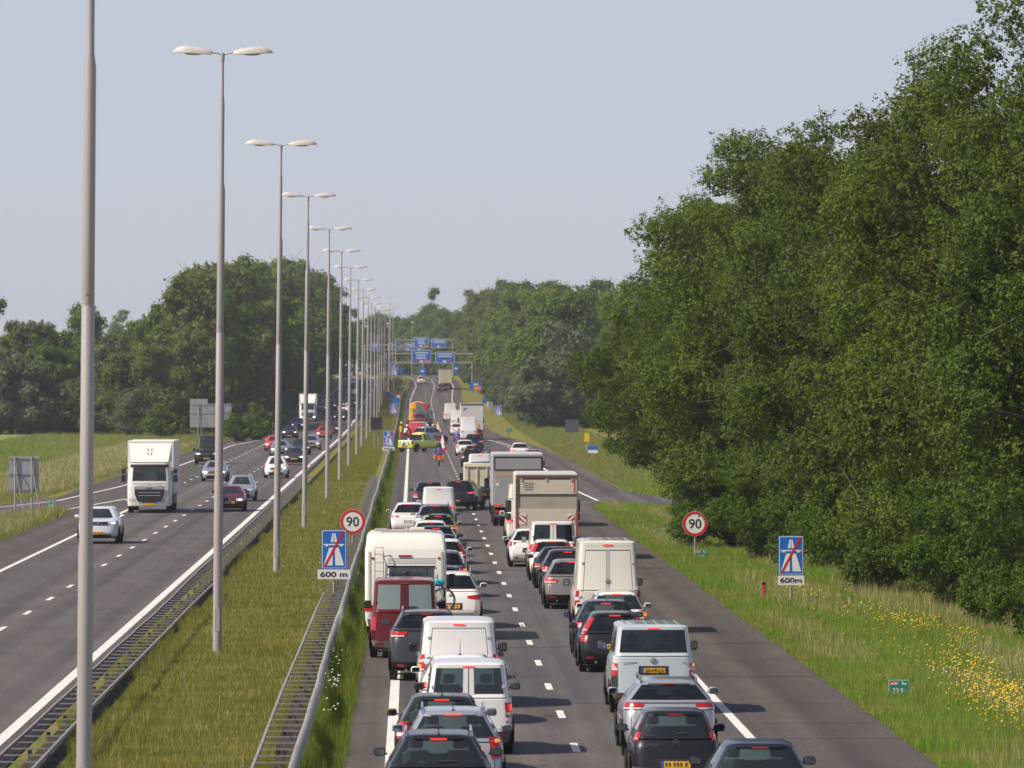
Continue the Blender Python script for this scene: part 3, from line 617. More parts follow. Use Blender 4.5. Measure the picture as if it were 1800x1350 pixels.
# ------------------------------------------------------------------ gantries over the far road
def gantry(Y, xa, xb, yt, yb, signs, label):
    Xa, Xb, Zt, Zb = PX(xa, Y), PX(xb, Y), PZ(yt, Y), PZ(yb, Y); g = zg(Y)
    r = empty('sign_gantry', ((Xa + Xb) / 2, Y, g), 0, label, 'gantry'); c = (Xa + Xb) / 2
    Z = lambda z: z - g
    for z, dy, rd in ((Zt, 0, .13), (Zb, .5, .09), (Zb - .12, -.5, .09)): MB().tube([(Xa - c, dy, Z(z)), (Xb - c, dy, Z(z))], rd, 8).build('chord', GALV, r, True)
    n = 8
    for i in range(n): 
        a, b = Xa - c + (Xb - Xa) * i / n, Xa - c + (Xb - Xa) * (i + .5) / n
        MB().tube([(a, 0, Z(Zt)), (b, .5, Z(Zb))], .05, 5).tube([(b, .5, Z(Zb)), (2 * b - a, 0, Z(Zt))], .05, 5).build('lattice_brace', GALV, r, True)
    for x in (Xa - c + .2, Xb - c - .2): MB().tube([(x, .2, -1), (x, .2, Z(Zt))], .17, 10).build('leg', GALV, r, True)
    for (x0, x1, y0, y1, words, badges) in signs:
        X0, X1, Z0, Z1 = PX(x0, Y) - c, PX(x1, Y) - c, Z(PZ(y1, Y)), Z(PZ(y0, Y))
        p = panel('sign_panel', X0, X1, Z0, Z1, .12, SW, r, -.75, .06); panel('blue_field', X0 + .07, X1 - .07, Z0 + .07, Z1 - .07, .1, SB, p, -.006, .005)
        h = (Z1 - Z0); k = .16 * h
        for i, (w0, w1) in enumerate(words):
            zz = Z1 - h * (.2 + .2 * i); x = X0 + (X1 - X0) * w0
            while x < X0 + (X1 - X0) * w1 - .02: flat('letter', [(x, zz - k * .36), (x + .17, zz - k * .36), (x + .17, zz + k * .36), (x, zz + k * .36)], SW, p, -.011); x += .23
        for (u, wd, m) in badges: flat('route_badge', [(X0 + (X1 - X0) * (u - wd / 2), Z0 + h * .07), (X0 + (X1 - X0) * (u + wd / 2), Z0 + h * .07), (X0 + (X1 - X0) * (u + wd / 2), Z0 + h * .24), (X0 + (X1 - X0) * (u - wd / 2), Z0 + h * .24)], m, p, -.011)
    return r
SPK = P('badge_red', (.55, .05, .06), .5)
g1 = gantry(1180, 678, 832, 622, 637, [(724, 757.5, 615.5, 639, [(.17, .83), (.25, .72), (.25, .75)], [(.25, .16, SPK), (.5, .16, SW), (.8, .3, SO)]), (765.5, 799, 618.5, 638.5, [(.13, .88), (.13, .88)], [(.47, .18, SW), (.75, .16, SPK)])], 'near sign gantry with two large blue direction signs')
MB().tube([(PX(819, 1180) - PX(755, 1180), 0, PZ(621, 1180) - zg(1180)), (PX(819, 1180) - PX(755, 1180), 0, PZ(607, 1180) - zg(1180))], .1, 6).build('camera_mast', GALV, g1, True)
gantry(1340, 694, 798, 598, 610, [(727.5, 753, 593, 610.5, [(.17, .83), (.3, .7), (.25, .75)], [(.27, .15, SPK), (.5, .16, SW), (.8, .3, SO)]), (758, 784, 595.5, 611.5, [(.13, .88), (.13, .88)], [(.48, .16, SW), (.72, .16, SPK)])], 'far sign gantry seen above the near one')
gantry(1400, 640, 745, 607, 614, [(651.5, 668, 602.5, 617, [(.2, .8), (.2, .8)], []), (682.5, 689, 602.5, 616, [], []), (694.5, 704, 602, 616, [], [(.5, .6, ROSE)]), (711.5, 739, 602.5, 616, [(.1, .9), (.1, .7)], [(.2, .15, SW), (.5, .1, SPK), (.9, .15, SW)])], 'farthest gantry with small blue signs behind the lamp posts')
# ------------------------------------------------------------------ vehicles
TYRE = P('tyre_rubber', (.014, .014, .015), .85); RIM = P('alloy_rim', (.42, .43, .45), .3, .8); RIMD = P('steel_rim', (.10, .10, .11), .5, .4); DARK = P('black_trim', (.016, .016, .018), .55); UNDER = P('underbody_black', (.01, .01, .01), .9)
SEAMM = P('panel_gap', (.02, .02, .02), .8); SEATM = P('seat_fabric', (.03, .032, .036), .9); CHROME = P('chrome', (.7, .7, .72), .12, 1.); GREYP = P('grey_plastic', (.13, .13, .135), .6)
T_LIT = P('tail_light_lit', (.6, .015, .012), .25, emit=(1, .05, .025), es=.75); T_RED = P('tail_light', (.42, .012, .014), .22, coat=.6); T_CLR = P('clear_lamp', (.62, .58, .56), .15, coat=.6); T_ORA = P('indicator_lit', (.8, .2, .02), .25, emit=(1, .28, .04), es=.7)
H_LIT = P('headlight_lit', (.9, .9, .88), .2, emit=(1, .97, .9), es=1.6); H_CLR = P('headlight', (.5, .52, .55), .12, coat=1.); PLATE = P('plate_yellow', (.72, .38, .012), .45); PLB = P('plate_blue', (.02, .07, .38), .45); PLW = P('plate_white', (.7, .7, .68), .45)
MIRG = P('mirror_glass', (.26, .33, .36), .05, 1.); GL = sheen_glass('car_glass', (.74, .84, .82), (.5, .62, .6), .05); GLW = sheen_glass('windscreen_glass', (.55, .68, .66), (.42, .58, .56), .30); GLM = glass_mat('tinted_glass', (.22, .27, .27)); GLD = sheen_glass('privacy_glass', (.12, .13, .135), (.4, .42, .42), .025); GLF = P('frosted_pane', (.20, .25, .24), .25, coat=.6)
PAINTS = {}
def paint(c, metal=0., rough=.35):
    k = (c, metal)
    dk = max(c) < .12
    if k not in PAINTS: PAINTS[k] = P('car_paint_%d' % len(PAINTS), c, rough, metal * (.5 if dk else 1), .45 if dk else .9, spec=.25 if dk else .5, var=(1.1, .05))
    return PAINTS[k]
WHITE = ((.74, .73, .70), 0.); CREAM = ((.72, .68, .58), 0.); SILVER = ((.42, .43, .45), .55); BLACK = ((.012, .012, .014), 0.); DGREY = ((.04, .041, .045), .3); GREYM = ((.20, .21, .23), .5); DBLUE = ((.010, .014, .028), .1); REDM = ((.115, .006, .008), 0.)

def hexI(u0, u1, n): return [u0 + (u1 - u0) * i / n for i in range(n + 1)]
class Shell:
    """body skin: stacked rounded-rectangle contours. ring = (zr, zf, yr, yf, hw, rr, rf, br, bf, taper)"""
    def __init__(s, rings, sides, p=2.6):
        s.r = [tuple(map(float, r)) for r in rings]; s.p = p; s.L = max(r[3] for r in s.r)
        half = hexI(0, 1, 4) + hexI(1, 2, 4)[1:] + [2 + f for f in sides] + [3.] + [3.33, 3.67, 4.] + hexI(4, 5, 4)[1:-1]
        s.U = [-u for u in half[::-1] if u > 0] + half + [5.]
    def ring(s, v):
        v = max(0., min(len(s.r) - 1., v)); i = min(int(v), len(s.r) - 2); t = v - i
        a, b = s.r[i], s.r[i + 1]; return [a[k] + (b[k] - a[k]) * t for k in range(10)]
    def pt(s, u, v):
        if u > 5: u -= 10
        zr_, zf_, y0, y1, hw, rr, rf, br, bf, tp = s.ring(v); a = abs(u); he = hw - tp
        rr = min(rr, he * .9, (y1 - y0) * .45); rf = min(rf, he * .9, (y1 - y0) * .45); xr = he - rr; xf = he - rf
        ycr = y0 + br * (xr / max(he, .01)) ** 2 + rr; ycf = y1 - bf * (xf / max(he, .01)) ** 2 - rf
        if a <= 1: x = xr * a; y = y0 + br * (x / max(he, .01)) ** 2
        elif a <= 2: t = (a - 1) * math.pi / 2; x = xr + rr * math.sin(t); y = ycr - rr * math.cos(t)
        elif a <= 3: t = a - 2; y = ycr + (ycf - ycr) * t; x = he + tp * (1 - (2 * t - 1) ** 2)
        elif a <= 4: t = (a - 3) * math.pi / 2; x = xf + rf * math.cos(t); y = ycf + rf * math.sin(t)
        else: x = xf * (5 - a); y = y1 - bf * (x / max(he, .01)) ** 2
        t = max(0., min(1., (y - y0) / max(y1 - y0, .01))); z = zr_ + (zf_ - zr_) * t ** s.p
        return Vector((x if u >= 0 else -x, y, z))
    def nrm(s, u, v):
        e = .02; d = (s.pt(u + e, v) - s.pt(u - e, v)).cross(s.pt(u, v + e) - s.pt(u, v - e)) if v + e < len(s.r) - 1 else (s.pt(u + e, v) - s.pt(u - e, v)).cross(s.pt(u, v) - s.pt(u, v - 2 * e))
        return d.normalized() if d.length > 1e-9 else Vector((0, -1, 0))
    def vz(s, z, front=False):
        zs = [r[1 if front else 0] for r in s.r]
        for i in range(len(zs) - 1):
            if zs[i] <= z <= zs[i + 1] and zs[i + 1] > zs[i]: return i + (z - zs[i]) / (zs[i + 1] - zs[i])
        return 0. if z < zs[0] else len(zs) - 1.
    def ux(s, x, v, front=False):
        q = s.ring(v); he = q[4] - q[9]; r = min(q[6] if front else q[5], he * .9); xr = he - r; a = abs(x)
        u = a / max(xr, .01) if a <= xr else 1 + math.asin(min(1., (a - xr) / r)) / (math.pi / 2)
        u = 5 - u if front else u; return u if x >= 0 else -u
    def build(s, cls, mats, par, under=True):
        """cls(level, u) -> part name; every part becomes its own mesh"""
        n = len(s.U) ; rows = [[s.pt(u, v) for u in s.U[:-1]] for v in range(len(s.r))]; m = n - 1; parts = {}
        for v in range(len(s.r) - 1):
            for j in range(m):
                um = (s.U[j] + s.U[j + 1]) / 2 ; k = cls(v, um)
                if k: parts.setdefault(k, []).append((v * m + j, v * m + (j + 1) % m, (v + 1) * m + (j + 1) % m, (v + 1) * m + j))
        c = s.U.index(0.)
        top = (len(s.r) - 1) * m; kk = m - 1 - c
        for i in range(min(c, kk)):
            a, b, d, e = top + c + i, top + c + i + 1, top + c - i - 1, top + c - i
            parts['body'].append((e, a, b, d) if a != e else (a, b, d))
        allv = [p for r in rows for p in r]; out = {}
        for k, fs in parts.items():
            ids = sorted({i for f in fs for i in f}); mp = {i: q for q, i in enumerate(ids)}
            nm = k.split('#')[0]
            out[k] = mk(nm, [allv[i] for i in ids], [tuple(mp[i] for i in f) for f in fs], mats.get(nm, mats['body']), par, True, ang=42)
        return out
    def patch(s, name, u0, u1, v0, v1, off, mat, par, nu=4, nv=3, mirror=False, taper=1.):
        uo = u1
        if mirror: u0, u1 = -u1, -u0
        V = []; Fc = []; W_ = nu + 3
        us = [u0] + hexI(u0, u1, nu) + [u1]; vs = [v0] + hexI(v0, v1, nv) + [v1]
        for j, v in enumerate(vs):
            for i, u in enumerate(us):
                ed = i in (0, len(us) - 1) or j in (0, len(vs) - 1)
                if taper < 1: t_ = abs(u - (u0 if not mirror else u1)) / abs(u1 - u0); v_ = (v0 + v1) / 2 + (v - (v0 + v1) / 2) * (taper + (1 - taper) * min(1., t_ * 1.6) ** .6)
                else: v_ = v
                V.append(s.pt(u, v_) + s.nrm(u, v_) * (-.012 if ed else off))
        for j in range(len(vs) - 1):
            for i in range(len(us) - 1): a = j * W_ + i; Fc.append((a, a + 1, a + 1 + W_, a + W_))
        return mk(name, V, Fc, mat, par, True, ang=30)
    def rpatch(s, name, x0, x1, z0, z1, off, mat, par, front=False, mirror=False, nu=4, nv=3, taper=1.):
        va, vb = s.vz(z0, front), s.vz(z1, front); vm = (va + vb) / 2; a, b = s.ux(x0, vm, front), s.ux(x1, vm, front)
        if front and x0 < 0 < x1: a, b = s.ux(x1, vm, True), 10 + s.ux(x0, vm, True)
        if a > b: a, b = b, a
        return s.patch(name, a, b, va, vb, off, mat, par, nu, nv, mirror, taper)

def car_rings(L, W, H, belt, nose, cowl, cowlz, gb, rry, rfy, rhw, deck=None, br=.07, bf=.14, rr=.22, gbz=None, sill=.19, lean=.0):
    """gb: y of the rear glass base, rry: roof rear edge; cowl / rfy: windscreen base and top; rhw: roof half width"""
    h = W / 2; tp = .05 * W / 1.8; gbz = gbz or belt; rl = deck if deck is not None else gb
    yb = lambda z: rl * max(0., (z - .5) / (belt - .5)) ** 1.5
    gr = lambda t: gb + .03 + (rry - gb - .03) * t; gf = lambda t: cowl - .03 + (rfy - cowl + .03) * t; gh = lambda t: h - .075 + (rhw - h + .075) * t ** 1.15
    b2 = belt + .035; top = H - .05
    zt = lambda t: b2 + (top - b2) * t; zft = lambda t: cowlz + .03 + (top - cowlz - .03) * t
    R_ = []
    R_.append((sill, sill + .02, .16, L - .2, h - .13, rr, .3, br, bf, tp))
    R_.append((sill + .09, sill + .06, .05, L - .07, h - .045, rr, .35, br, bf, tp))
    R_.append((.47, .42, 0, L, h - .012, rr, .4, br, bf, tp))
    R_.append((.60, .52, yb(.60) + .01, L - .01, h, rr, .42, br, bf, tp))
    R_.append((.60 + (belt - .6) * .5, .52 + (nose - .52) * .5, yb(.6 + (belt - .6) * .5) + .01, L - .06, h, rr, .42, br, bf, tp))
    R_.append((belt - .03, nose - .03, yb(belt - .03), L - .14, h - .03, rr, .45, br, bf, tp))
    R_.append((belt, nose, yb(belt) + .03, L - .22, h - .05, rr, .45, br, bf, tp))
    R_.append((max(gbz, belt) + .012, cowlz, gb, cowl, h - .07, rr * .9, .25, br, .22, tp * .8))
    for t in (.07, .9):
        R_.append((zt(t) if t > .5 or gbz == belt else gbz + .05, zft(t), gr(t), gf(t), gh(t), rr * .8, .22, br, .2, tp * .8))
    R_.append((top, top, rry, rfy, rhw, rr * .7, .2, br, .2, tp * .8))
    R_.append((H - .015, H - .015, rry + .06, rfy - .08, rhw - .08, rr * .7, .2, br, .2, tp * .6))
    R_.append((H, H, rry + .3, rfy - .35, rhw * .45, .1, .1, br * .3, .1, 0))
    return R_
G0, G1 = 8, 9        # levels between which the glass sits
TYPES = {
 # L, W, H, belt, nose, cowl(from front), cowlz, gb, rry, rfy(from front), rhw, deck, wheel r, side windows
 'city':  dict(L=3.45, W=1.63, H=1.46, belt=.92, nose=.80, cw=.72, cz=1.0, gb=.14, rry=.42, rf=1.45, rhw=.56, wr=.28, win=((.12, .46), (.52, .95))),
 'hatch': dict(L=4.15, W=1.76, H=1.47, belt=.96, nose=.76, cw=1.0, cz=.98, gb=.16, rry=.52, rf=1.85, rhw=.57, wr=.31, win=((.06, .2), (.24, .56), (.6, .96))),
 'mpv':   dict(L=4.2, W=1.77, H=1.60, belt=1.02, nose=.84, cw=.9, cz=1.06, gb=.12, rry=.36, rf=1.75, rhw=.60, wr=.31, win=((.05, .24), (.28, .58), (.62, .96))),
 'wagon': dict(L=4.65, W=1.83, H=1.48, belt=.98, nose=.76, cw=1.15, cz=.98, gb=.17, rry=.62, rf=2.0, rhw=.59, wr=.32, win=((.05, .26), (.30, .58), (.62, .96))),
 'suv':   dict(L=4.5, W=1.84, H=1.66, belt=1.10, nose=.98, cw=1.05, cz=1.12, gb=.20, rry=.52, rf=1.9, rhw=.62, wr=.35, win=((.05, .22), (.26, .58), (.62, .96)), sill=.26),
 'sedan': dict(L=4.6, W=1.80, H=1.42, belt=.96, nose=.74, cw=1.15, cz=.96, gb=.62, rry=1.25, rf=2.0, rhw=.55, deck=.05, wr=.32, win=((.08, .47), (.52, .95))),
 'caddy': dict(L=4.4, W=1.79, H=1.82, belt=1.04, nose=.86, cw=.95, cz=1.08, gb=.07, rry=.17, rf=1.75, rhw=.74, gw=1.2, wr=.31, win=((.66, .96),), rr=.16, br=.04),
 'midvan': dict(L=4.9, W=1.92, H=1.96, belt=1.12, nose=.98, cw=.85, cz=1.18, gb=.07, rry=.2, rf=1.65, rhw=.81, gw=1.25, wr=.33, win=((.72, .97),), rr=.18, br=.05, sill=.24),
 'bigvan': dict(L=5.9, W=2.0, H=2.68, belt=1.25, nose=1.02, cw=.85, cz=1.28, gb=.05, rry=.24, rf=1.75, rhw=.84, wr=.34, win=((.8, .97),), rr=.15, br=.04, sill=.28),
 'pickup': dict(L=5.3, W=1.86, H=1.80, belt=1.06, nose=1.02, cw=1.35, cz=1.12, gb=1.75, rry=2.0, rf=2.2, rhw=.64, deck=.02, wr=.38, win=((.1, .48), (.54, .95)), sill=.34),
}
def tyre_mesh(r, wd):
    V = []; Fc = []; n = 22; pr = [(0, r * .62), (0.01, r * .9), (wd * .12, r), (wd * .88, r), (wd - .01, r * .9), (wd, r * .62)]
    for x, q in pr:
        for k in range(n): a = 2 * math.pi * k / n; V.append((x - wd / 2, q * math.cos(a), q * math.sin(a)))
    for i in range(len(pr) - 1):
        for k in range(n): Fc.append((i * n + k, (i + 1) * n + k, (i + 1) * n + (k + 1) % n, i * n + (k + 1) % n))
    return mesh('tyre', V, Fc, TYRE, True, 50)
def rim_mesh(r, wd, mat):
    m = MB(); m.disc((wd / 2 - .035, 0, 0), r * .62, 'x', 20, .01)
    for k in range(5):
        a = 2 * math.pi * k / 5; c, s_ = math.cos(a), math.sin(a); q = r * .6; t = .035
        m.add([(wd / 2 - .02, -s_ * t, c * t), (wd / 2 - .02, s_ * t, -c * t), (wd / 2 - .01, c * q + s_ * t, s_ * q - c * t), (wd / 2 - .01, c * q - s_ * t, s_ * q + c * t)], [(0, 1, 2, 3), (3, 2, 1, 0)])
    return m.mesh('rim', mat)
WH = {}
def wheel(par, x, y, r, wd=.21, dark=False):
    k = (round(r, 2), round(wd, 2), dark)
    if k not in WH: WH[k] = (tyre_mesh(r, wd), rim_mesh(r, wd, RIMD if dark else RIM))
    o = bpy.data.objects.new('wheel', None); COL.objects.link(o); o.parent = par; o.location = (x, y, r); o.empty_display_size = .1
    if x < 0: o.rotation_euler = (0, 0, math.pi)
    link('tyre', WH[k][0], o); link('rim', WH[k][1], o); return o
ARCH = {}
def arch(par, x, y, r):
    s = 1 if x > 0 else -1; k = (round(r, 2), s)
    if k not in ARCH:
        m = MB(); pts = [(r * math.cos(a), r * math.sin(a)) for a in [R(-14 + 208 * i / 16) for i in range(17)]]
        m.poly(pts if s > 0 else pts[::-1], .02 * s, 'x'); ARCH[k] = m.mesh('wheel_arch', UNDER)
    return link('wheel_arch', ARCH[k], par, (x - .012 * s, y, r - .06))

def roundel(par, x, y, z, r, rz=0.):
    """ring badge with the V over W strokes"""
    m = MB(); m.disc((0, 0, 0), r, 'y', 20, .006, r * .82)
    def st(a, b):
        d = Vector((b[0] - a[0], b[1] - a[1])); n_ = Vector((-d.y, d.x)).normalized() * r * .085
        m.poly([(a[0] * r - n_.x, a[1] * r - n_.y), (b[0] * r - n_.x, b[1] * r - n_.y), (b[0] * r + n_.x, b[1] * r + n_.y), (a[0] * r + n_.x, a[1] * r + n_.y)], .006)
    for s in (-1, 1):
        st((s * .36, .78), (0, .08)); st((s * .78, .34), (s * .38, -.72)); st((s * .38, -.72), (0, .02))
    return m.build('badge', CHROME, par, loc=(x, y, z), rot=(0, 0, rz))

def vehicle(name, label, typ, col, X, Y, cat, front=False, rot=0., tail=None, lit=True, rails=False, ant=False, plate='y', glass='mid', rearglass=True, bump=None, mirror=None, group=None, head=True, hlit=True, detail=2, seams=True, brake=True, wiper=True, badge=None, rtext=None, roofm=None, twin=False, dark=False, roofrib=False, **ov):
    """X, Y: middle of the end that faces the camera, on the ground"""
    t = dict(TYPES[typ]); t.update(ov); L, W, H = t['L'], t['W'], t['H']; rz = (math.pi if front else 0.) + rot
    off = Matrix.Rotation(rz, 3, 'Z') @ Vector((0, (L if front else 0) - L / 2, 0))
    yc = Y + (L / 2)
    root = empty(name, (X - off.x, Y - off.y, zg(yc)), rz, label, cat, group); root.rotation_euler.x = math.atan((zg(yc + 2) - zg(yc - 2)) / 4) * (-1 if front else 1)
    hold = root
    pm = paint(*col); rm = roofm or pm; bm = bump or pm
    sd = sorted({0., 1.} | {f for w_ in t['win'] for f in w_}); sd = [f for f in sd if 0 < f < 1]
    s = Shell([(a, b, c - L / 2, d - L / 2, *e) for (a, b, c, d, *e) in car_rings(L, W, H, t['belt'], t['nose'], L - t['cw'], t['cz'], t['gb'], t['rry'], L - t['rf'], t['rhw'], t.get('deck'), t.get('br', .07), t.get('bf', .14), t.get('rr', .22), None, t.get('sill', .19))], sd)
    gm = {'clear': GL, 'mid': GLM, 'dark': GLD}[glass]; gw = t.get('gw', 1.5)
    def cls(v, u):
        a = abs(u)
        if v == G0:
            if a < gw and rearglass: return 'rear_window'
            if a > 4: return 'windscreen'
            for k, (p, q) in enumerate(t['win']):
                if 2 + p < a < 2 + q: return 'side_window#%d%s' % (k, 'l' if u < 0 else 'r')
        if v < 2 and bump: return 'bumper'
        if v == 7 and a > 4: return 'scuttle'
        if v > 9 and roofm: return 'roof'
        return 'body'
    mats = dict(body=pm, rear_window=gm, windscreen=GL if front else GLW, side_window=gm if glass == 'dark' else GL, bumper=bm, scuttle=DARK, roof=rm)
    prt = s.build(cls, mats, root)
    h = W / 2; wr = t['wr']; b = t['belt']
    MB().box(-h + .12, h - .12, .12 - L / 2, L / 2 - .2, t.get('sill', .19) - .01, t.get('sill', .19) + .02).build('underbody', UNDER, root)
    for yy in (t.get('wy0', .78) - L / 2, L / 2 - .82):
        for sx in (-1, 1): wheel(root, sx * (h - .115), yy, wr, .21, dark); arch(root, sx * (h + .002), yy, wr + .075)
    # cabin: seats seen through the glass
    if detail > 0:
        m = MB(); m.box(-h + .14, h - .14, max(.25, t['gb'] + .1) - L / 2, L / 2 - t['cw'] - .1, .45, b - .12); m.build('cabin_floor', SEATM, root)
        fy = L / 2 - t['cw'] - 1.15
        for sx in (-1, 1):
            m = MB(); m.box(sx * .37 - .23, sx * .37 + .23, fy - .1, fy + .05, b - .2, b + .16, .05); m.box(sx * .37 - .12, sx * .37 + .12, fy - .09, fy + .0, b + .19, b + .37, .04); m.build('seat', SEATM, root)
        if typ in ('hatch', 'wagon', 'suv', 'mpv', 'sedan', 'city') and detail > 1:
            m = MB(); ry = t['gb'] + (.75 if typ != 'wagon' else 1.25) - L / 2
            m.box(-.6, .6, ry - .1, ry + .04, b - .2, b + .06, .05)
            for sx in (-.38, .38): m.box(sx - .11, sx + .11, ry - .09, ry, b + .05, b + .2, .04)
            m.build('rear_seat', SEATM, root)
    mm = mirror or pm
    for sx in (-1, 1):
        my = L / 2 - t['cw'] - .42; mx = sx * (h + .07); mz = b + .09; k = 1.5 if 'van' in typ else 1.
        mo = MB().box(mx - .105, mx + .105, my - .06, my + .06, mz - .07 * k, mz + .07 * k, .04).box(min(sx * (h - .06), mx), max(sx * (h - .06), mx), my - .02, my + .03, mz - .05, mz - .02).build('mirror', mm, root, True)
        if not front: MB().poly(rrect(mx - .082, mx + .082, mz - .05 * k, mz + .05 * k, .03), .008).build('mirror_glass', MIRG, mo, loc=(0, my - .066, 0))
    if front:
        fz = t['nose']; g_ = t.get('grille', (.42, .10, .02))
        for sx in (False, True): hl = s.rpatch('headlight', h - .50, h - .06, fz - .17, fz - .05, .012, H_CLR, root, True, sx, 6, 3, .5); s.rpatch('lit_lens', h - .36, h - .20, fz - .15, fz - .07, .018, H_LIT, hl, True, sx, 3, 2) if hlit else None
        s.rpatch('grille', -h + .5, h - .5, fz - .20, fz - .05, .022, DARK, root, True, nu=6, nv=5); s.rpatch('lower_intake', -h + .38, h - .38, .27, .42, .022, DARK, root, True, nu=6, nv=4)
        s.rpatch('emblem', -.05, .05, fz - .16, fz - .08, .034, CHROME, root, True, nu=2, nv=2)
        p_ = s.rpatch('number_plate', -.26, .26, .43, .54, .034, PLATE, root, True, nu=4, nv=4)
        s.rpatch('plate_characters', -.19, .21, .46, .51, .039, SK, p_, True, nu=2, nv=2) if detail < 1 else [s.rpatch('plate_character', -.19 + .058 * k, -.155 + .058 * k, .455, .515, .039, SK, p_, True, nu=1, nv=2) for k in (0, 1, 2.4, 3.4, 5, 6)]
        vb = s.vz(b)
        return root
    # ---- rear furniture
    if tail is None: tail = [(h - .46, 2.0, b - .24, b - .06, 'L')]
    for (x0, x1, z0, z1, kind) in tail:
        mt = {'L': T_LIT if lit else T_RED, 'R': T_RED, 'C': T_CLR, 'O': T_ORA, 'D': DARK}[kind]
        tall = z1 - z0 > .3
        for mi in (False, True):
            tl = s.rpatch('tail_light', x0, x1, z0, z1, .014, T_RED if kind in 'LO' else mt, root, False, mi, 6, 3, 1. if tall or x0 > .59 or kind == 'C' else .45)
            if kind in 'LO' and detail > 0:
                xm = x0 + (min(x1, h - .03) - x0) * .42; dz = (z1 - z0)
                s.rpatch('brake_lamp', xm, min(x1, h - .015), z0 + dz * .42, z1 - dz * .14, .02, mt, tl, False, mi, 4, 2)
                s.rpatch('clear_lamp', x0 + (xm - x0) * .35, min(x1, h - .04), z0 + dz * .14, z0 + dz * .34, .02, T_CLR, tl, False, mi, 4, 1)
    if brake:
        zb = H - .085
        if rearglass and typ not in ('caddy', 'midvan', 'bigvan'):
            s.patch('roof_spoiler', -1., 1., 9.15, 10.2, .03, rm, root, 6, 2)
            yb_ = s.pt(0, 9.5); MB().box(-.14, .14, -.012, .012, -.013, .013, .005).build('brake_light', T_LIT if lit else T_RED, root, loc=(0, yb_.y - .045, yb_.z + .002))
        else: s.patch('brake_light', -.2, .2, 9.3, 9.6, .02, T_LIT if lit else T_RED, root, 4, 2)
    zb = t.get('pz', .66 if typ not in ('midvan', 'bigvan', 'caddy') else .70)
    if plate:
        s.rpatch('plate_recess', -.33, .33, zb - .09, zb + .1, .008, DARK if plate != 'w' else pm, root, nu=4, nv=4)
        p_ = s.rpatch('number_plate', -.26, .26, zb - .055, zb + .055, .022, PLATE if plate != 'w' else PLW, root, nu=4, nv=3)
        s.rpatch('country_band', -.259, -.215, zb - .054, zb + .054, .026, PLB, p_, nu=1, nv=1)
        if plate not in ('y', 'w'): q = s.pt(0, s.vz(zb)); text(plate, .075, SK, 'plate_characters', p_, (.02, q.y - .030, zb - .036), .42, bold=.002)
        elif detail > 0:
            for k in (0, 1, 2.4, 3.4, 4.4, 5.9): s.rpatch('plate_character', -.19 + .06 * k, -.155 + .06 * k, zb - .032, zb + .032, .026, SK, p_, nu=1, nv=1)
    if detail > 1:
        if seams:
            e = h - (.19 if typ not in ('midvan', 'bigvan', 'caddy') else .13)
            for mi in (False, True): s.rpatch('panel_gap', e - .006, e + .006, .46, b - (.02 if twin else .27), .002, SEAMM, root, False, mi, 1, 6)
            s.rpatch('panel_gap', -e, e, .452, .464, .002, SEAMM, root, nu=8, nv=1)
            if twin: s.patch('panel_gap', -.008, .008, s.vz(.46), 9.0, .004, SEAMM, root, 1, 12)
            if twin and rearglass: s.patch('door_pillar', -.17, .17, G0 - .1, G0 + 1.05, .006, pm, root, 2, 4); s.patch('panel_gap', -.012, .012, G0 - .1, G0 + 1.05, .010, SEAMM, root, 1, 4)
            if ('van' in typ or typ == 'caddy') and (twin or not rearglass):
                va = s.vz(.55); hu = 1.02 if not rearglass else gw + .12
                for mi in (-1, 1):
                    for k in (.3, .62, .95) if not rearglass else (.12, .9):
                        v = va + (G0 + .9 - va) * k; q = s.pt(mi * hu, v); MB().box(-.035, .035, -.02, .02, -.03, .03, .008).build('hinge', P('hinge_grey', (.42, .42, .41), .5) if col[0][0] > .3 else DARK, root, loc=tuple(q))
                q = s.pt(.12, s.vz(b - .18)); MB().box(-.06, .06, -.025, .01, -.025, .025, .01).build('door_handle', DARK, root, loc=tuple(q))
                if not rearglass:
                    v0, v1 = s.vz(b + .02), G0 + .93
                    for (u0, u1) in ((-.93, -.06), (.06, .93)) if twin else ((-.93, .93),):
                        s.patch('panel_gap', u0, u1, v1 - .02, v1, .003, SEAMM, root, 8, 1); s.patch('panel_gap', u0, u1, v0, v0 + .03, .003, SEAMM, root, 8, 1)
                        for u in (u0, u1): s.patch('panel_gap', u - .007, u + .007, v0, v1, .003, SEAMM, root, 1, 8)
                    if typ == 'bigvan': s.patch('panel_gap', -.98, .98, 9.25, 9.28, .003, SEAMM, root, 8, 1)
        if wiper and rearglass: q = s.pt(.0, G0 + .12); n_ = s.nrm(.2, G0 + .3); s.patch('wiper', -.02, .5, G0 + .06, G0 + .12, .02, DARK, root, 5, 1)
        s.rpatch('reflector', h - .38, h - .2, .36, .41, .012, T_RED, root); s.rpatch('reflector', h - .38, h - .2, .36, .41, .012, T_RED, root, mirror=True)
        if typ in ('wagon', 'suv', 'sedan', 'hatch'): MB().tube([(-h + .42, -L / 2 + .02, .27), (-h + .42, -L / 2 + .3, .27)], .035, 10).build('exhaust_pipe', CHROME, root, True)
    if rails:
        rm_ = rails if not isinstance(rails, bool) else CHROME
        for sx in (-1, 1):
            a = t['rry'] + .1 - L / 2; e = L / 2 - t['rf'] - .15; x = sx * (t['rhw'] - .045)
            MB().tube([(x, a, H - .04), (x, a + .07, H + .045), (x, e - .1, H + .05), (x, e, H - .04)], .022, 6).build('roof_rail', rm_, root, True)
    if ant: MB().tube([(0, t['rry'] + .15 - L / 2, H - .03), (0, t['rry'] - .02 - L / 2, H + .33)], [.009, .004], 5).ball((0, t['rry'] + .15 - L / 2, H), (.03, .05, .03), 8, 6).build('antenna', DARK, root, True)
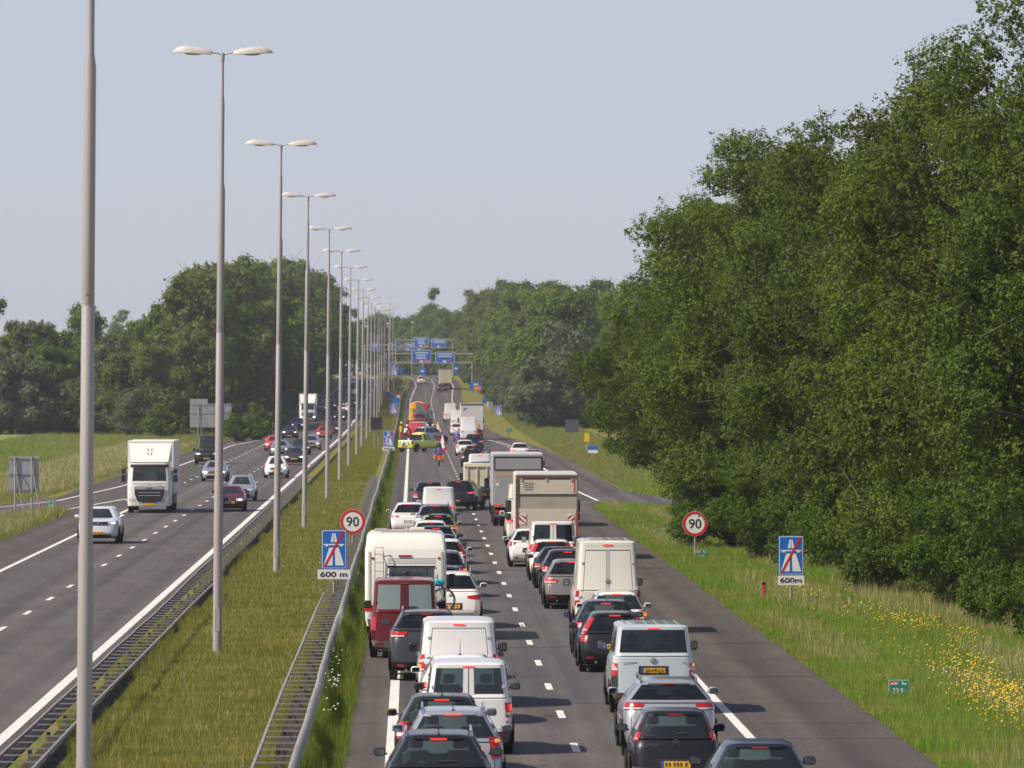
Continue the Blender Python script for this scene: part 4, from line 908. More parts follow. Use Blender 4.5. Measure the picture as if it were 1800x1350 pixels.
    if roofrib:
        for k in range(6): x = -t['rhw'] * .72 + k * t['rhw'] * .288; MB().box(x - .02, x + .02, t['rry'] + .25 - L / 2, L / 2 - t['rf'] - .2, H - .03, H + .012 - .02 * abs(x)).build('roof_rib', rm, root)
    if badge == 'roundel':
        z = t.get('bz', b - .11); q = s.pt(0, s.vz(z)); roundel(root, 0, q.y - .02, z, .07)
    if badge == 'chevrons':
        z = b - .06; q = s.pt(0, s.vz(z)); m = MB()
        for k in (0, .05): m.poly([(-.075, z - .06 + k), (0, z + .0 + k), (.075, z - .06 + k), (.075, z - .032 + k), (0, z + .03 + k), (-.075, z - .032 + k)][::1], .008)
        m.build('badge', CHROME, root, loc=(0, q.y - .02, 0))
    for (st, x, z, hh, wd) in (rtext or []):
        v = s.vz(z); q = s.pt(s.ux(x, v), v); text(st, hh, CHROME if col[0][0] < .1 else GREYP, 'lettering', root, (x, q.y - .012, z - hh / 2), wd)
    return root
# ------------------------------------------------------------------ the queue, left lane, from near to far
V_ = vehicle
UP = lambda z0, z1, x0=.5: (x0, 2.0, z0, z1, 'L')
V_('estate_car', 'black estate car with chrome roof rails, nearest in the left queue', 'wagon', BLACK, .43, 101, 'car', rails=True, ant=True, glass='clear', H=1.52, belt=1.0)
V_('estate_car', 'silver estate car with roof rails behind the nearest black estate', 'wagon', SILVER, .72, 108, 'car', rails=True, ant=True, tail=[(.62, 2.0, .72, 1.08, 'R'), (.62, 1.98, .98, 1.05, 'O')], H=1.53, belt=1.0, glass='clear')
V_('hatchback', 'dark hatchback with orange side mirror beside the white glazed van', 'hatch', ((.02, .022, .02), .2), .55, 114.2, 'car', ant=True, glass='clear', mirror=P('mirror_copper', (.25, .10, .03), .4), tail=[(.62, 2.0, .70, 1.0, 'L')])
cd = V_('small_van', 'white small van with two rear door windows, dark bumper', 'caddy', WHITE, 1.10, 120.5, 'van', twin=True, bump=GREYP, mirror=DARK, tail=[(.72, 2.0, .75, 1.03, 'L')], belt=1.12, glass='clear', wiper=False, win=((.08, .34), (.38, .62), (.66, .96)))
V_('hatchback', 'white hatchback roof showing between two white vans', 'hatch', WHITE, 1.02, 131, 'car', ant=True)
V_('panel_van', 'white windowless van with orange lit tail lamps, left lane', 'midvan', WHITE, 1.04, 137.5, 'van', rearglass=False, seams=True, tail=[(.76, 2.0, .82, 1.0, 'O'), (.76, 2.0, 1.0, 1.2, 'L')], mirror=DARK, win=((.04, .2), (.72, .97)), bump=DARK)
V_('suv', 'dark grey sports utility car overlapping the red van', 'suv', DGREY, .34, 149.5, 'car', rails=True, glass='dark', tail=[(.48, 2.0, 1.06, 1.20, 'L')], bump=DARK, lit=False, H=1.68, belt=1.22)
rv = V_('panel_van', 'dark red van with two frosted rear windows before the motorhome', 'midvan', REDM, -.21, 161.5, 'van', twin=True, bump=P('van_bumper', (.33, .33, .33), .6), tail=[(.74, 2.0, .74, 1.09, 'R')], belt=1.2, lit=False, H=2.06, win=((.72, .97),), plate=None, mirror=DARK, rearglass=True, glass='dark', W=1.86)
for o in rv.children:
    if o.name.startswith('rear_window'): o.data.materials[0] = GLF
V_('suv', 'white sports utility car with ring badge beside the motorhome', 'suv', WHITE, 1.13, 180, 'car', rails=True, glass='dark', badge='roundel', bz=.99, tail=[(.48, 2.0, .86, 1.0, 'R')], lit=False, brake=True, H=1.64, mirror=None, bump=None)
V_('hatchback', 'dark grey hatchback hidden ahead of the white ring-badge car', 'hatch', DGREY, .87, 191, 'car')
V_('hatchback', 'silver grey round-tailed hatchback right of the motorhome', 'hatch', GREYM, .98, 205, 'car', tail=[(.62, 2.0, .74, 1.0, 'O')], H=1.56, belt=1.02)
V_('suv', 'white car with tall red pillar lamps beyond the motorhome', 'suv', WHITE, 1.06, 217.5, 'car', tail=[(.70, 2.0, .95, 1.42, 'R')], glass='dark', H=1.6)
V_('hatchback', 'dark blue hatchback just beyond the motorhome roof', 'hatch', DBLUE, 1.02, 229, 'car', detail=1)
V_('estate_car', 'dark estate with roof rails and wide brake light beyond the motorhome', 'wagon', DBLUE, .93, 240.5, 'car', rails=DARK, ant=True, detail=1)
V_('hatchback', 'white hatchback with black rear window, mid left queue', 'hatch', WHITE, .74, 250.5, 'car', glass='dark', detail=1)
V_('hatchback', 'lime green hatchback with dark roof in the left queue', 'hatch', ((.36, .46, .04), .1), 1.08, 261.5, 'car', roofm=paint(*DBLUE), detail=1, tail=[(.6, 2.0, .74, .98, 'L')])
V_('suv', 'silver grey car with roof rails ahead of the lime green one', 'suv', ((.26, .28, .32), .5), 1.02, 273, 'car', rails=DARK, detail=1, tail=[(.6, 2.0, .84, 1.05, 'C')], glass='dark')
V_('estate_car', 'white estate pulled out left onto the edge line', 'wagon', WHITE, -.13, 284, 'car', glass='dark', plate='w', detail=1, tail=[(.5, 2.0, .82, .94, 'L')], H=1.5)
V_('small_van', 'plain white windowless small van, far left queue', 'caddy', WHITE, 1.28, 302, 'van', rearglass=False, detail=1, H=1.9)
V_('suv', 'dark blue car left of the plain white small van', 'suv', ((.03, .04, .07), .4), .92, 330, 'car', glass='dark', detail=1, tail=[(.6, 2.0, .8, 1.0, 'L')])
V_('suv', 'black sports utility car edging out toward the right lane', 'suv', BLACK, 2.45, 335, 'car', rot=-.14, glass='dark', detail=1, plate=None, tail=[(.5, 2.0, .92, 1.04, 'L')], H=1.62, L=4.8, W=1.95)

# ---- right lane, near to far
V_('hatchback', 'dark blue hatchback at the bottom right edge of the queue', 'hatch', DBLUE, 5.66, 99.5, 'car', glass='clear', lit=False, wiper=False)
V_('city_car', 'small black city car with chevron badge and wiper', 'city', BLACK, 4.70, 109.5, 'car', glass='clear', badge='chevrons', tail=[(.64, 2.0, .93, 1.07, 'O'), (.62, 2.0, 1.12, 1.26, 'R')], rtext=[('CITROËN', -.42, .86, .05, .24), ('C1', .45, .86, .05, .1)], lit=False, pz=.52, belt=.96, bump=GREYP)
V_('estate_car', 'silver estate car with grey roof rails before the pale van', 'wagon', SILVER, 5.02, 119.7, 'car', rails=GREYP, glass='dark', tail=[(.50, 2.0, .92, 1.06, 'L')], belt=1.06, lit=False, L=4.8, W=1.88)
V_('passenger_van', 'pale silver-blue van with wide rear window and yellow plate', 'midvan', ((.50, .56, .56), .12), 5.3, 135, 'van', glass='dark', badge='roundel', bz=1.18, belt=1.27, plate='27-VT-LX', pz=.96, roofrib=True, mirror=DARK, tail=[(.79, 2.0, .60, .835, 'D'), (.79, 2.0, .84, .97, 'R'), (.79, 2.0, .97, 1.01, 'C'), (.79, 2.0, 1.01, 1.12, 'O')], win=((.05, .3), (.36, .66), (.72, .97)), bump=GREYP, rtext=[('TRANSPORTER', -.52, 1.13, .035, .34), ('TDI', .68, 1.13, .035, .09)])
V_('estate_car', 'black estate car with tall red pillar lamps, right lane', 'wagon', BLACK, 5.08, 153.6, 'car', glass='dark', tail=[(.70, 2.0, .78, .92, 'R'), (.70, 1.95, .92, 1.36, 'L')])
V_('hatchback', 'dark blue hatchback with round ring tail lamps', 'hatch', DBLUE, 5.1, 161.3, 'car', tail=[(.56, .80, .80, .94, 'L')], glass='clear', H=1.5)
V_('hatchback', 'white hatchback tucked in behind the tall white van', 'hatch', WHITE, 5.6, 168, 'car', tail=[(.6, 2.0, .74, 1.0, 'O')], glass='clear', H=1.5)
V_('tall_van', 'tall cream white panel van with ring badge on twin doors', 'bigvan', CREAM, 5.62, 176.5, 'van', rearglass=False, twin=True, badge='roundel', bz=1.52, tail=[(.83, 2.0, .82, .96, 'R'), (.83, 2.0, .97, 1.06, 'C'), (.83, 2.0, 1.07, 1.25, 'R'), (.83, 2.0, 1.26, 1.38, 'C')], plate=None, mirror=DARK, bump=None, roofrib=True)
V_('estate_car', 'bronze grey estate half hidden by the tall white van', 'wagon', ((.26, .23, .20), .5), 5.08, 195, 'car', glass='dark', tail=[(.46, 2.0, .82, .98, 'L')], bump=DARK, plate=None, belt=1.04, H=1.55)
V_('suv', 'dark blue car squeezed between bronze and black ones', 'suv', DBLUE, 5.2, 205, 'car', glass='dark', H=1.58, detail=1)
V_('saloon_car', 'black saloon with red strip on its sloping rear window', 'sedan', BLACK, 5.12, 213.5, 'car', tail=[(.42, 2.0, .74, .88, 'L')], glass='dark', rot=0)
V_('estate_car', 'cream white estate with tall red pillar lamps', 'wagon', CREAM, 5.05, 221.5, 'car', tail=[(.64, 2.0, .86, 1.36, 'L')], glass='dark', W=1.74)
V_('panel_van', 'white van with two dark rear windows behind the box lorry', 'midvan', WHITE, 5.26, 229.5, 'van', twin=True, glass='dark', tail=[(.76, 2.0, .80, 1.1, 'L')], mirror=DARK, wiper=False)
V_('hatchback', 'white hatchback tight against the left of the box lorry', 'hatch', WHITE, 4.58, 237.5, 'car', tail=[(.56, 2.0, .80, .98, 'R')], glass='dark')
V_('tall_van', 'cream tall van ahead of the beige box lorry', 'bigvan', CREAM, 5.02, 266, 'van', rearglass=False, plate=None, detail=1)
V_('hatchback', 'silver hatchback squeezed left of the grey box lorry', 'hatch', SILVER, 4.98, 325, 'car', detail=1, tail=[(.58, 2.0, .72, .96, 'L')])
V_('small_van', 'white small van ahead of the cream tipper truck', 'caddy', WHITE, 4.62, 420, 'van', rearglass=False, detail=1, tail=[(.7, 2.0, .78, 1.14, 'R')], W=1.85, H=1.98)
V_('hatchback', 'dark hatchback ahead of the far white small van', 'hatch', BLACK, 4.75, 490, 'car', detail=1, glass='dark', tail=[(.55, 2.0, .72, .9, 'L')])
V_('hatchback', 'dark blue hatchback, second ahead of the far white small van', 'hatch', DBLUE, 5.1, 512, 'car', detail=1, glass='dark')
V_('estate_car', 'white and dark estate behind the far motorcyclist', 'hatch', WHITE, 4.75, 555, 'car', detail=1, glass='dark', tail=[(.6, 2.0, .7, .95, 'L')])
V_('suv', 'dark car beside the far white estate', 'suv', DBLUE, 5.9, 590, 'car', detail=1, glass='dark')
V_('tall_van', 'white tall van directly behind the curtain-sided lorry', 'bigvan', WHITE, 6.15, 672, 'van', rearglass=False, plate=None, detail=1)
V_('hatchback', 'small white hatchback left of the far tall van', 'hatch', WHITE, 5.35, 735, 'car', detail=1, glass='dark')
V_('tall_van', 'white van left of the curtain-sided lorry', 'bigvan', WHITE, 5.9, 800, 'van', rearglass=False, plate=None, detail=1, H=2.5)
V_('tall_van', 'farthest white box van just past the tow truck', 'bigvan', WHITE, 5.4, 872, 'van', rearglass=False, plate=None, detail=1)
V_('hatchback', 'white hatchback driving up the joining lane', 'hatch', WHITE, PX(914, 532), 532, 'car', detail=1, glass='dark')
V_('saloon_car', 'silver blue roof of a car behind the joining white hatchback', 'hatch', ((.30, .32, .42), .4), PX(938, 487), 487, 'car', detail=1)
V_('hatchback', 'white car with red lit tail far ahead on the bend', 'suv', WHITE, PX(741, 1240), 1240, 'car', detail=1, tail=[(.2, 2.0, .85, 1.25, 'L')])
V_('hatchback', 'dark red car behind the farthest lorry', 'hatch', ((.06, .01, .012), .1), PX(777, 1170), 1170, 'car', detail=1)

# ---- motorhome
BEIGE = P('motorhome_shell', (.75, .73, .66), .4, coat=.3, var=(1.2, .05)); BEIGE2 = P('motorhome_trim', (.55, .53, .47), .5)
def motorhome(X, Y):
    L, W, H = 6.6, 2.3, 3.0; r = empty('motorhome', (X, Y + L / 2, 0), 0, 'cream motorhome with rear ladder and bicycles on a rack', 'motorhome'); o = L / 2; h = W / 2
    rg = [(.42, .42, .02, L - .1, h - .05, .1, .3, .02, .1, .01), (.6, .6, 0, L, h - .01, .1, .4, .02, .15, .01), (1.0, 1.0, 0, L, h, .1, .4, .02, .15, .01), (2.55, 2.55, .04, L - .9, h, .1, .4, .02, .15, .01),
          (2.6, 2.6, .07, L - .95, h - .02, .1, .4, .02, .15, .01), (2.9, 2.9, .16, L - 1.1, h - .05, .12, .4, .02, .15, .01), (2.98, 2.98, .26, L - 1.2, h - .14, .12, .4, .02, .15, .01), (3.0, 3.0, .6, L - 1.6, h - .5, .1, .3, .0, .1, 0)]
    s = Shell([(a, b, c - o, d - o, *e) for (a, b, c, d, *e) in rg], [.25, .5, .75]); s.build(lambda v, u: 'body', {'body': BEIGE}, r)
    s.rpatch('rear_window', -.46, .78, 1.28, 2.06, .012, P('motorhome_window', (.035, .05, .05), .08, coat=1.), r)
    for a in ((-.50, .82, 2.06, 2.11), (-.50, .82, 1.22, 1.28)): s.rpatch('window_frame', a[0], a[1], a[2], a[3], .02, DARK, r)
    for z in (2.18, 2.24, 2.30): s.rpatch('vent_line', -.5, .84, z, z + .012, .006, GREYP, r)
    s.rpatch('brake_light', -.2, .16, 2.36, 2.41, .02, T_RED, r)
    for sx in (-.93, .93): s.rpatch('marker_light', sx - .035, sx + .035, 2.30, 2.35, .02, T_RED, r)
    for sx in (False, True):
        s.rpatch('corner_post', .98, 1.04, .7, 2.5, .012, BEIGE2, r, mirror=sx); s.rpatch('tail_light', .92, 2.0, .84, 1.0, .02, T_RED, r, mirror=sx); s.rpatch('tail_light', .80, .95, .5, .56, .02, T_LIT, r, mirror=sx)
    s.rpatch('bumper', -1.05, 1.05, .44, .62, .03, GREYP, r)
    m = MB()
    for x in (-.86, -.62): m.tube([(x, -o - .10, .9), (x, -o - .10, 2.5)], .014, 6)
    m.tube([(-.86, -o - .10, 2.5), (-.86, -o - .05, 2.62), (-.62, -o - .05, 2.62), (-.62, -o - .10, 2.5)], .014, 6)
    m.build('ladder_rail', GALV, r, True)
    for k in range(7): MB().tube([(-.86, -o - .10, 1.0 + .24 * k), (-.62, -o - .10, 1.0 + .24 * k)], .012, 6).build('ladder_rung', GALV, r, True)
    MB().tube([(-.95, -o + .25, 2.86), (.95, -o + .25, 2.86)], .018, 6).build('roof_bar', GREYP, r, True)
    MB().ball((.0, -o + .2, 2.74), (.38, .06, .07), 14, 8).build('awning_light', P('lens_beige', (.5, .46, .36), .4), r, True)
    MB().box(.12, .55, 0, .6, 2.98, 3.10, .03).build('roof_hatch', BEIGE2, r); MB().box(-.9, -.5, .2, .7, 2.98, 3.06, .03).build('roof_hatch', GALV, r); MB().box(-.7, .9, -1.2, -1.1, 3.0, 3.05).build('roof_rack_bar', GALV, r)
    MB().tube([(-.62, -o - .25, 1.30), (.85, -o - .25, 1.30)], .02, 6).tube([(-.62, -o - .55, .72), (.85, -o - .55, .72)], .02, 6).tube([(-.4, -o, .8), (-.4, -o - .6, .75)], .02, 6).tube([(.5, -o, .8), (.5, -o - .6, .75)], .02, 6).build('bike_rack', DARK, r, True)
    for sx in (-1, 1):
        MB().box(sx * (h + .18) - .09, sx * (h + .18) + .09, o - 1.5, o - 1.42, 1.35, 1.72, .03).box(min(sx * h, sx * (h + .2)), max(sx * h, sx * (h + .2)), o - 1.45, o - 1.42, 1.66, 1.7).build('mirror', DARK, r)
        for yy in (1.6, L - 1.2): wheel(r, sx * (h - .16), yy - o, .34, .22, True); arch(r, sx * (h + .002), yy - o, .42)
    return r
motorhome(-.19, 172)
def bicycle(X, Y, Z, label, mat):
    r = empty('bicycle', (X, Y, Z), 0, label, 'bicycle', 'bicycles on the motorhome rack')
    for x in (-.52, .52):
        m = MB(); pts = [(x + .33 * math.cos(a), 0, .35 + .33 * math.sin(a)) for a in [2 * math.pi * k / 20 for k in range(21)]]; m.tube(pts, .02, 6, False); m.build('tyre', TYRE, r, True)
        m = MB()
        for k in range(8): a = math.pi * k / 8; m.tube([(x - .31 * math.cos(a), 0, .35 - .31 * math.sin(a)), (x + .31 * math.cos(a), 0, .35 + .31 * math.sin(a))], .003, 3)
        m.disc((x, -.02, .35), .31, 'y', 18, .01, .285); m.build('spokes', CHROME, r)
    MB().tube([(-.52, 0, .35), (-.18, 0, .80), (.38, 0, .82), (.52, 0, .35)], .018, 6).tube([(.38, 0, .82), (-.05, 0, .35), (-.18, 0, .82)], .018, 6).tube([(-.05, 0, .35), (-.52, 0, .35)], .014, 6).build('frame', mat, r, True)
    MB().tube([(.38, 0, .82), (.36, 0, 1.0), (.36, -.22, 1.05)], .014, 6).tube([(.36, 0, 1.0), (.36, .22, 1.05)], .014, 6).build('handlebar', DARK, r, True)
    MB().ball((-.22, 0, .93), (.13, .07, .04), 10, 6).tube([(-.18, 0, .8), (-.21, 0, .92)], .012, 5).build('saddle', DARK, r, True); return r
bicycle(.05, 171.72, 1.0, 'dark bicycle on the motorhome rack, nearer one', DARK); bicycle(.34, 171.46, .82, 'light framed bicycle with wheel showing beside the red van', P('bike_paint', (.45, .46, .45), .4))
r = empty('blue_bag', (PX(770, 171), 171.3, PZ(1025, 171)), 0, 'bright blue bag on the bicycle by the red van', 'bag'); MB().ball((0, 0, 0), (.19, .14, .10), 12, 8).build('bag_body', P('blue_cloth', (.03, .36, .52), .7), r, True); MB().box(-.05, .05, -.15, -.13, -.05, .06, .01).build('flap', P('blue_cloth2', (.02, .25, .4), .7), r)

# ---- lorries
BOXB = P('lorry_box_beige', (.64, .57, .46), .5, var=(.9, .08)); BOXB2 = P('lorry_lift_grey', (.40, .355, .28), .6, var=(1.5, .12)); BOXG = P('lorry_box_grey', (.33, .34, .35), .5, var=(.9, .1)); BOXW = P('lorry_box_white', (.70, .69, .66), .45, var=(.8, .06)); TANC = P('lorry_tan', (.42, .36, .26), .6, var=(1.2, .08)); ROOFM = P('lorry_roof', (.55, .55, .53), .4)
def lorry_base(r, L, W, H, zf, mat, cabmat, wr=.48, top=ROOFM):
    h = W / 2; o = L / 2
    MB().box(-h, h, -o, o - 2.1, zf, H, .04).build('box_body', mat, r)
    MB().box(-h + .15, h - .15, -o + .2, o - 2.3, zf - .28, zf - .005).build('chassis', DARK, r)
    MB().box(-h + .03, h - .03, -o + .1, o - 2.2, H + .002, H + .03, .01).build('roof_panel', top, r)
    MB().box(-h + .08, h - .08, o - 2.0, o, .55, min(H - .3, 2.7), .15).build('cab', cabmat, r)
    for sx in (-1, 1):
        MB().box(sx * (h + .17) - .12, sx * (h + .17) + .12, o - .9, o - .8, 1.75, 2.25, .04).box(sx * (h + .17) - .11, sx * (h + .17) + .11, o - .9, o - .8, 1.42, 1.70, .04).tube([(sx * (h - .1), o - .8, 2.3), (sx * (h + .17), o - .85, 2.3)], .02, 5).build('mirror', DARK, r)
        for yy in (2.0, L - 1.2): wheel(r, sx * (h - .2), yy - o, wr, .3, True)
        wheel(r, sx * (h - .52), 2.0 - o, wr, .3, True)
    return o
def lorry_tail(r, o, W, zz):
    for sx in (-1, 1): MB().box(sx * (W / 2 - .3) - .17, sx * (W / 2 - .3) + .17, -o - .01, -o + .05, zz, zz + .14, .015).build('tail_light', T_RED, r)
def hazard(r, x, y, z, s):
    p = MB().poly([(x - .14, z), (x + .14, z), (x + .14, z + .42), (x - .14, z + .42)], .01).build('hazard_plate', SW, r, loc=(0, y, 0))
    for k in (-.1, .16):
        a = [(x - .14, z + .02 + k), (x - .14, z + .14 + k), (x + .14, z + .42 + k), (x + .14, z + .30 + k)]; a = [(2 * x - q[0], q[1]) for q in a] if s < 0 else a
        flat('stripe', [(q[0], min(max(q[1], z), z + .42)) for q in a], SR, p, -.004)
def beige_lorry(X, Y):
    L, W, H = 8.2, 2.5, 3.45; r = empty('box_lorry', (X, Y + L / 2, 0), 0, 'beige box lorry with striped plates and raised tail lift', 'lorry'); o = lorry_base(r, L, W, H, .95, BOXB, paint(*WHITE)); h = W / 2
    y = -o
    MB().box(-h + .01, h - .01, y - .07, y - .002, .75, 2.05, .01).build('tail_lift', BOXB, r)
    MB().box(-h + .02, h - .02, y - .045, y - .003, 2.06, 2.62, .01).build('lift_gap_panel', BOXB2, r)
    t = MB().box(-h + .02, h - .02, y - .05, y - .002, 2.63, 3.30, .01).build('rear_flap', BOXB, r)
    MB().box(-h + .0, h, y - .09, y - .02, 3.31, 3.42, .01).build('header_rail', GREYP, r); MB().box(-h + .01, h - .01, y - .075, y - .01, 2.605, 2.635).build('seal', DARK, r)
    for sx in (-1, 1):
        MB().box(sx * (h - .02) - .03, sx * (h - .02) + .03, y - .10, y - .055, .75, 3.3).build('corner_post', GREYP, r)
        flat('red_strip', [(sx * (h - .13) - .03, 2.68), (sx * (h - .13) + .03, 2.68), (sx * (h - .13) + .03, 3.22), (sx * (h - .13) - .03, 3.22)], ROSE, r, y - .055)
        flat('red_strip', [(sx * (h - .05) - .03, .8), (sx * (h - .05) + .03, .8), (sx * (h - .05) + .03, 2.02), (sx * (h - .05) - .03, 2.02)], ROSE, r, y - .106)
        flat('red_strip', [(sx * .55 - .48, 3.22), (sx * .55 + .48, 3.22), (sx * .55 + .48, 3.28), (sx * .55 - .48, 3.28)], ROSE, r, y - .055); hazard(r, sx * (h - .28), y - .085, 1.42, sx)
    for x in (-1.0, 0, 1.0): MB().box(x - .03, x + .03, y - .075, y - .045, 3.16, 3.30).build('hinge', BOXB2, r)
    for i, (a, b) in enumerate(((-.92, -.55), (-.94, -.52), (-.94, -.52), (-.9, -.58))):
        x = a
        while x < b: flat('small_print', [(x, 3.06 - .085 * i), (x + .05, 3.06 - .085 * i), (x + .05, 3.10 - .085 * i), (x, 3.10 - .085 * i)], GREYP, t, y - .056); x += .07
    lorry_tail(r, o, W, .6); return r
beige_lorry(5.4, 247)
def grey_lorry(X, Y):
    L, W, H = 9.0, 2.5, 3.55; r = empty('box_lorry', (X, Y + L / 2, 0), 0, 'grey box lorry with tan band, ahead of the beige lorry', 'lorry'); o = lorry_base(r, L, W, H, 1.0, BOXG, paint(*DBLUE)); h = W / 2; y = -o
    MB().box(-h + .1, h - .05, y - .06, y - .002, .95, 2.45, .01).build('tail_lift', BOXG, r); MB().box(-h + .1, h - .05, y - .04, y - .003, 2.46, 2.76, .01).build('tan_band', TANC, r); MB().box(-h + .14, h - .1, y - .05, y - .002, 2.80, 3.36, .01).build('rear_flap', BOXG, r)
    for a in ((-h + .1, h - .06, 2.765, 2.80), (-h + .1, h - .06, 3.37, 3.43)): MB().box(a[0], a[1], y - .06, y - .01, a[2], a[3]).build('frame_bar', DARK, r)
    for x in (-h + .12, h - .08): MB().box(x - .018, x + .018, y - .065, y - .052, 2.80, 3.37).build('frame_bar', DARK, r)
    flat('sticker', [(-h + .18, 2.0), (-h + .34, 2.0), (-h + .34, 2.28), (-h + .18, 2.28)], SW, r, y - .064); flat('sticker_mark', [(-h + .2, 2.14), (-h + .32, 2.2), (-h + .32, 2.26), (-h + .2, 2.26)], SPK, r, y - .068)
    MB().box(-h + .1, -h + .5, y - .075, y - .062, .98, 1.10).build('orange_reflector', P('reflector_orange', (.75, .14, .03), .4), r); MB().box(-h + .1, h - .1, y - .05, y, .5, .62).build('under_run_bar', GREYP, r)
    lorry_tail(r, o, W, .66); MB().box(-.26, .26, y - .06, y - .03, .68, .79).build('number_plate', PLATE, r); return r
grey_lorry(5.14, 300)
def tipper(X, Y):
    L, W, H = 5.6, 2.0, 2.52; r = empty('tipper_truck', (X, Y + L / 2, 0), 0, 'small cream tipper truck with ribbed tailboard', 'truck'); h = W / 2; o = L / 2; CR = P('tipper_cream', (.66, .60, .44), .5, var=(1.5, .1)); y = -o
    MB().box(-h, h, y, o - 1.8, 1.05, H, .03).build('load_body', CR, r); MB().add([(-h + .05, y - .01, 1.05), (h - .05, y - .01, 1.05), (h - .12, y + .12, .72), (-h + .12, y + .12, .72)], [(0, 1, 2, 3), (3, 2, 1, 0)]).build('tail_skirt', CR, r)
    for x in (-.8, -.27, .27, .8): MB().box(x - .03, x + .03, y - .05, y - .002, 1.3, 2.3).build('rib', CR, r)
    MB().box(-h, h, y - .06, y - .002, 2.32, 2.38).build('top_rail', CR, r); MB().box(-h, h, y - .055, y - .002, 1.22, 1.26).build('tan_rail', TANC, r)  # tan rail just below the ribs
    MB().box(-h + .2, h - .2, y + .15, o - .3, .5, .95).build('chassis', DARK, r); MB().box(-h + .05, h - .05, o - 1.7, o, .5, 2.1, .15).build('cab', paint((.12, .3, .55), 0.), r); MB().add([(-h * .6, y + .3, H + .01), (h, y + .2, H + .01), (h, y + 1.4, H + .12), (-h * .6, y + 1.2, H + .05)], [(0, 1, 2, 3), (3, 2, 1, 0)]).build('load_cover', DBL_, r)
    for sx in (-1, 1):
        for yy in (1.2, L - 1.0): wheel(r, sx * (h - .2), yy - o, .38, .26, True)
        MB().box(sx * (h + .12) - .1, sx * (h + .12) + .1, o - 1.0, o - .92, 1.5, 1.9, .03).build('mirror', DARK, r); MB().box(sx * (h - .25) - .1, sx * (h - .25) + .1, y + .1, y + .14, .62, .72).build('tail_light', T_RED, r)
    MB().box(.1, .62, y + .08, y + .12, .74, .84).build('number_plate', PLATE, r); return r
DBL_ = P('cover_teal', (.01, .05, .07), .5)
tipper(3.85, 340)
def trailer(X, Y, label, H, mat, wrap=False):
    L, W = 12.5, 2.55; r = empty('articulated_lorry', (X, Y + L / 2, zg(Y + 6)), 0, label, 'lorry'); h = W / 2; o = L / 2; y = -o
    MB().box(-h, h, y, o - 2.6, 1.15, H, .03).build('trailer_body', mat, r); MB().box(-h - .01, h + .01, y - .03, y + .1, H - .22, H + .02, .02).build('roof_header', GREYP, r)
    MB().box(-h + .1, h - .1, o - 2.3, o, .6, H - .4, .15).build('cab', paint(*WHITE), r); MB().box(-h + .2, h - .2, y + .3, o - .6, .8, 1.1).build('chassis', DARK, r); MB().box(-h + .05, h - .05, y - .02, y + .06, .5, .66).build('bumper_bar', DARK, r)
    for sx in (-1, 1):
        for yy in (1.6, 2.9, 4.2, L - 1.3): wheel(r, sx * (h - .2), yy - o, .5, .34, True)
        MB().box(sx * (h + .15) - .1, sx * (h + .15) + .1, o - .9, o - .8, 1.8, 2.4, .03).build('mirror', DARK, r); MB().box(sx * (h - .35) - .25, sx * (h - .35) + .25, y - .03, y + .02, .72, .9).build('tail_light', T_RED, r)
    for x in ((0,) if not wrap else ()): MB().box(x - .02, x + .02, y - .02, y - .003, 1.2, H - .25).build('door_gap', GREYP, r)
    if wrap:
        flat('blue_mark', [(-1.0, H - .85), (-.78, H - .75), (-.45, H - .5), (-.95, H - .55)], SB, r, y - .01); MB().box(.62, .86, y - .03, y - .005, 1.2, 1.85).build('orange_panel', SO, r)
        MB().box(-h, h, y - .015, y - .003, 2.05, 2.08).build('curtain_seam', GREYP, r)
    return r
trailer(6.7, 692, 'white curtain-sided lorry in the far queue with blue corner mark', 4.1, P('curtain_white', (.62, .58, .54), .5, var=(.8, .06)), True)
trailer(PX(783, 1190), 1190, 'cream twin-door lorry far ahead under the gantry', 4.0, P('trailer_cream', (.60, .55, .42), .5))

# ------------------------------------------------------------------ oncoming traffic
O = lambda *a, **k: V_(*a, front=True, **k)
O('saloon_car', 'burgundy old saloon with one headlight showing beside a lamp post', 'sedan', ((.10, .008, .022), .1), -9.9, 333, 'car', H=1.36, W=1.68, L=4.3)
O('hatchback', 'silver hatchback following the burgundy saloon', 'hatch', ((.40, .41, .45), .5), -10.05, 360, 'car', hlit=False, H=1.5)
O('hatchback', 'white oncoming hatchback with red mirrors', 'city', WHITE, -9.75, 439, 'car', H=1.56, W=1.75, L=4.0, mirror=P('mirror_red', (.5, .02, .02), .4))
O('saloon_car', 'silver blue saloon with lit headlamps, slow oncoming lane', 'wagon', ((.33, .36, .44), .5), -13.7, 425, 'car', H=1.44)
O('camper_van', 'black van with roof load and bright headlamps', 'midvan', BLACK, -16.9, 505, 'van', H=2.35, glass='dark', W=2.0)
O('hatchback', 'bright orange-red oncoming hatchback', 'hatch', ((.55, .04, .015), 0.), -13.4, 592, 'car')
O('saloon_car', 'black oncoming saloon passing the white red-mirrored car', 'sedan', ((.02, .022, .03), .2), -9.7, 503, 'car')
O('estate_car', 'pale blue car half hidden behind the third lamp post', 'wagon', ((.25, .29, .36), .4), -11.9, 552, 'car', detail=1)
O('saloon_car', 'dark oncoming car following the black saloon', 'wagon', DBLUE, -10.3, 565, 'car', detail=1)
O('hatchback', 'black oncoming car with lit headlamps in the slow lane', 'suv', BLACK, -13.8, 690, 'car', H=1.55, detail=1)
O('people_carrier', 'dark blue oncoming people carrier in the slow lane', 'mpv', ((.02, .035, .12), .2), -14.8, 790, 'car', detail=1)
O('hatchback', 'silver oncoming car with bright headlamp between lamp posts', 'wagon', SILVER, -9.85, 597, 'car', detail=1)
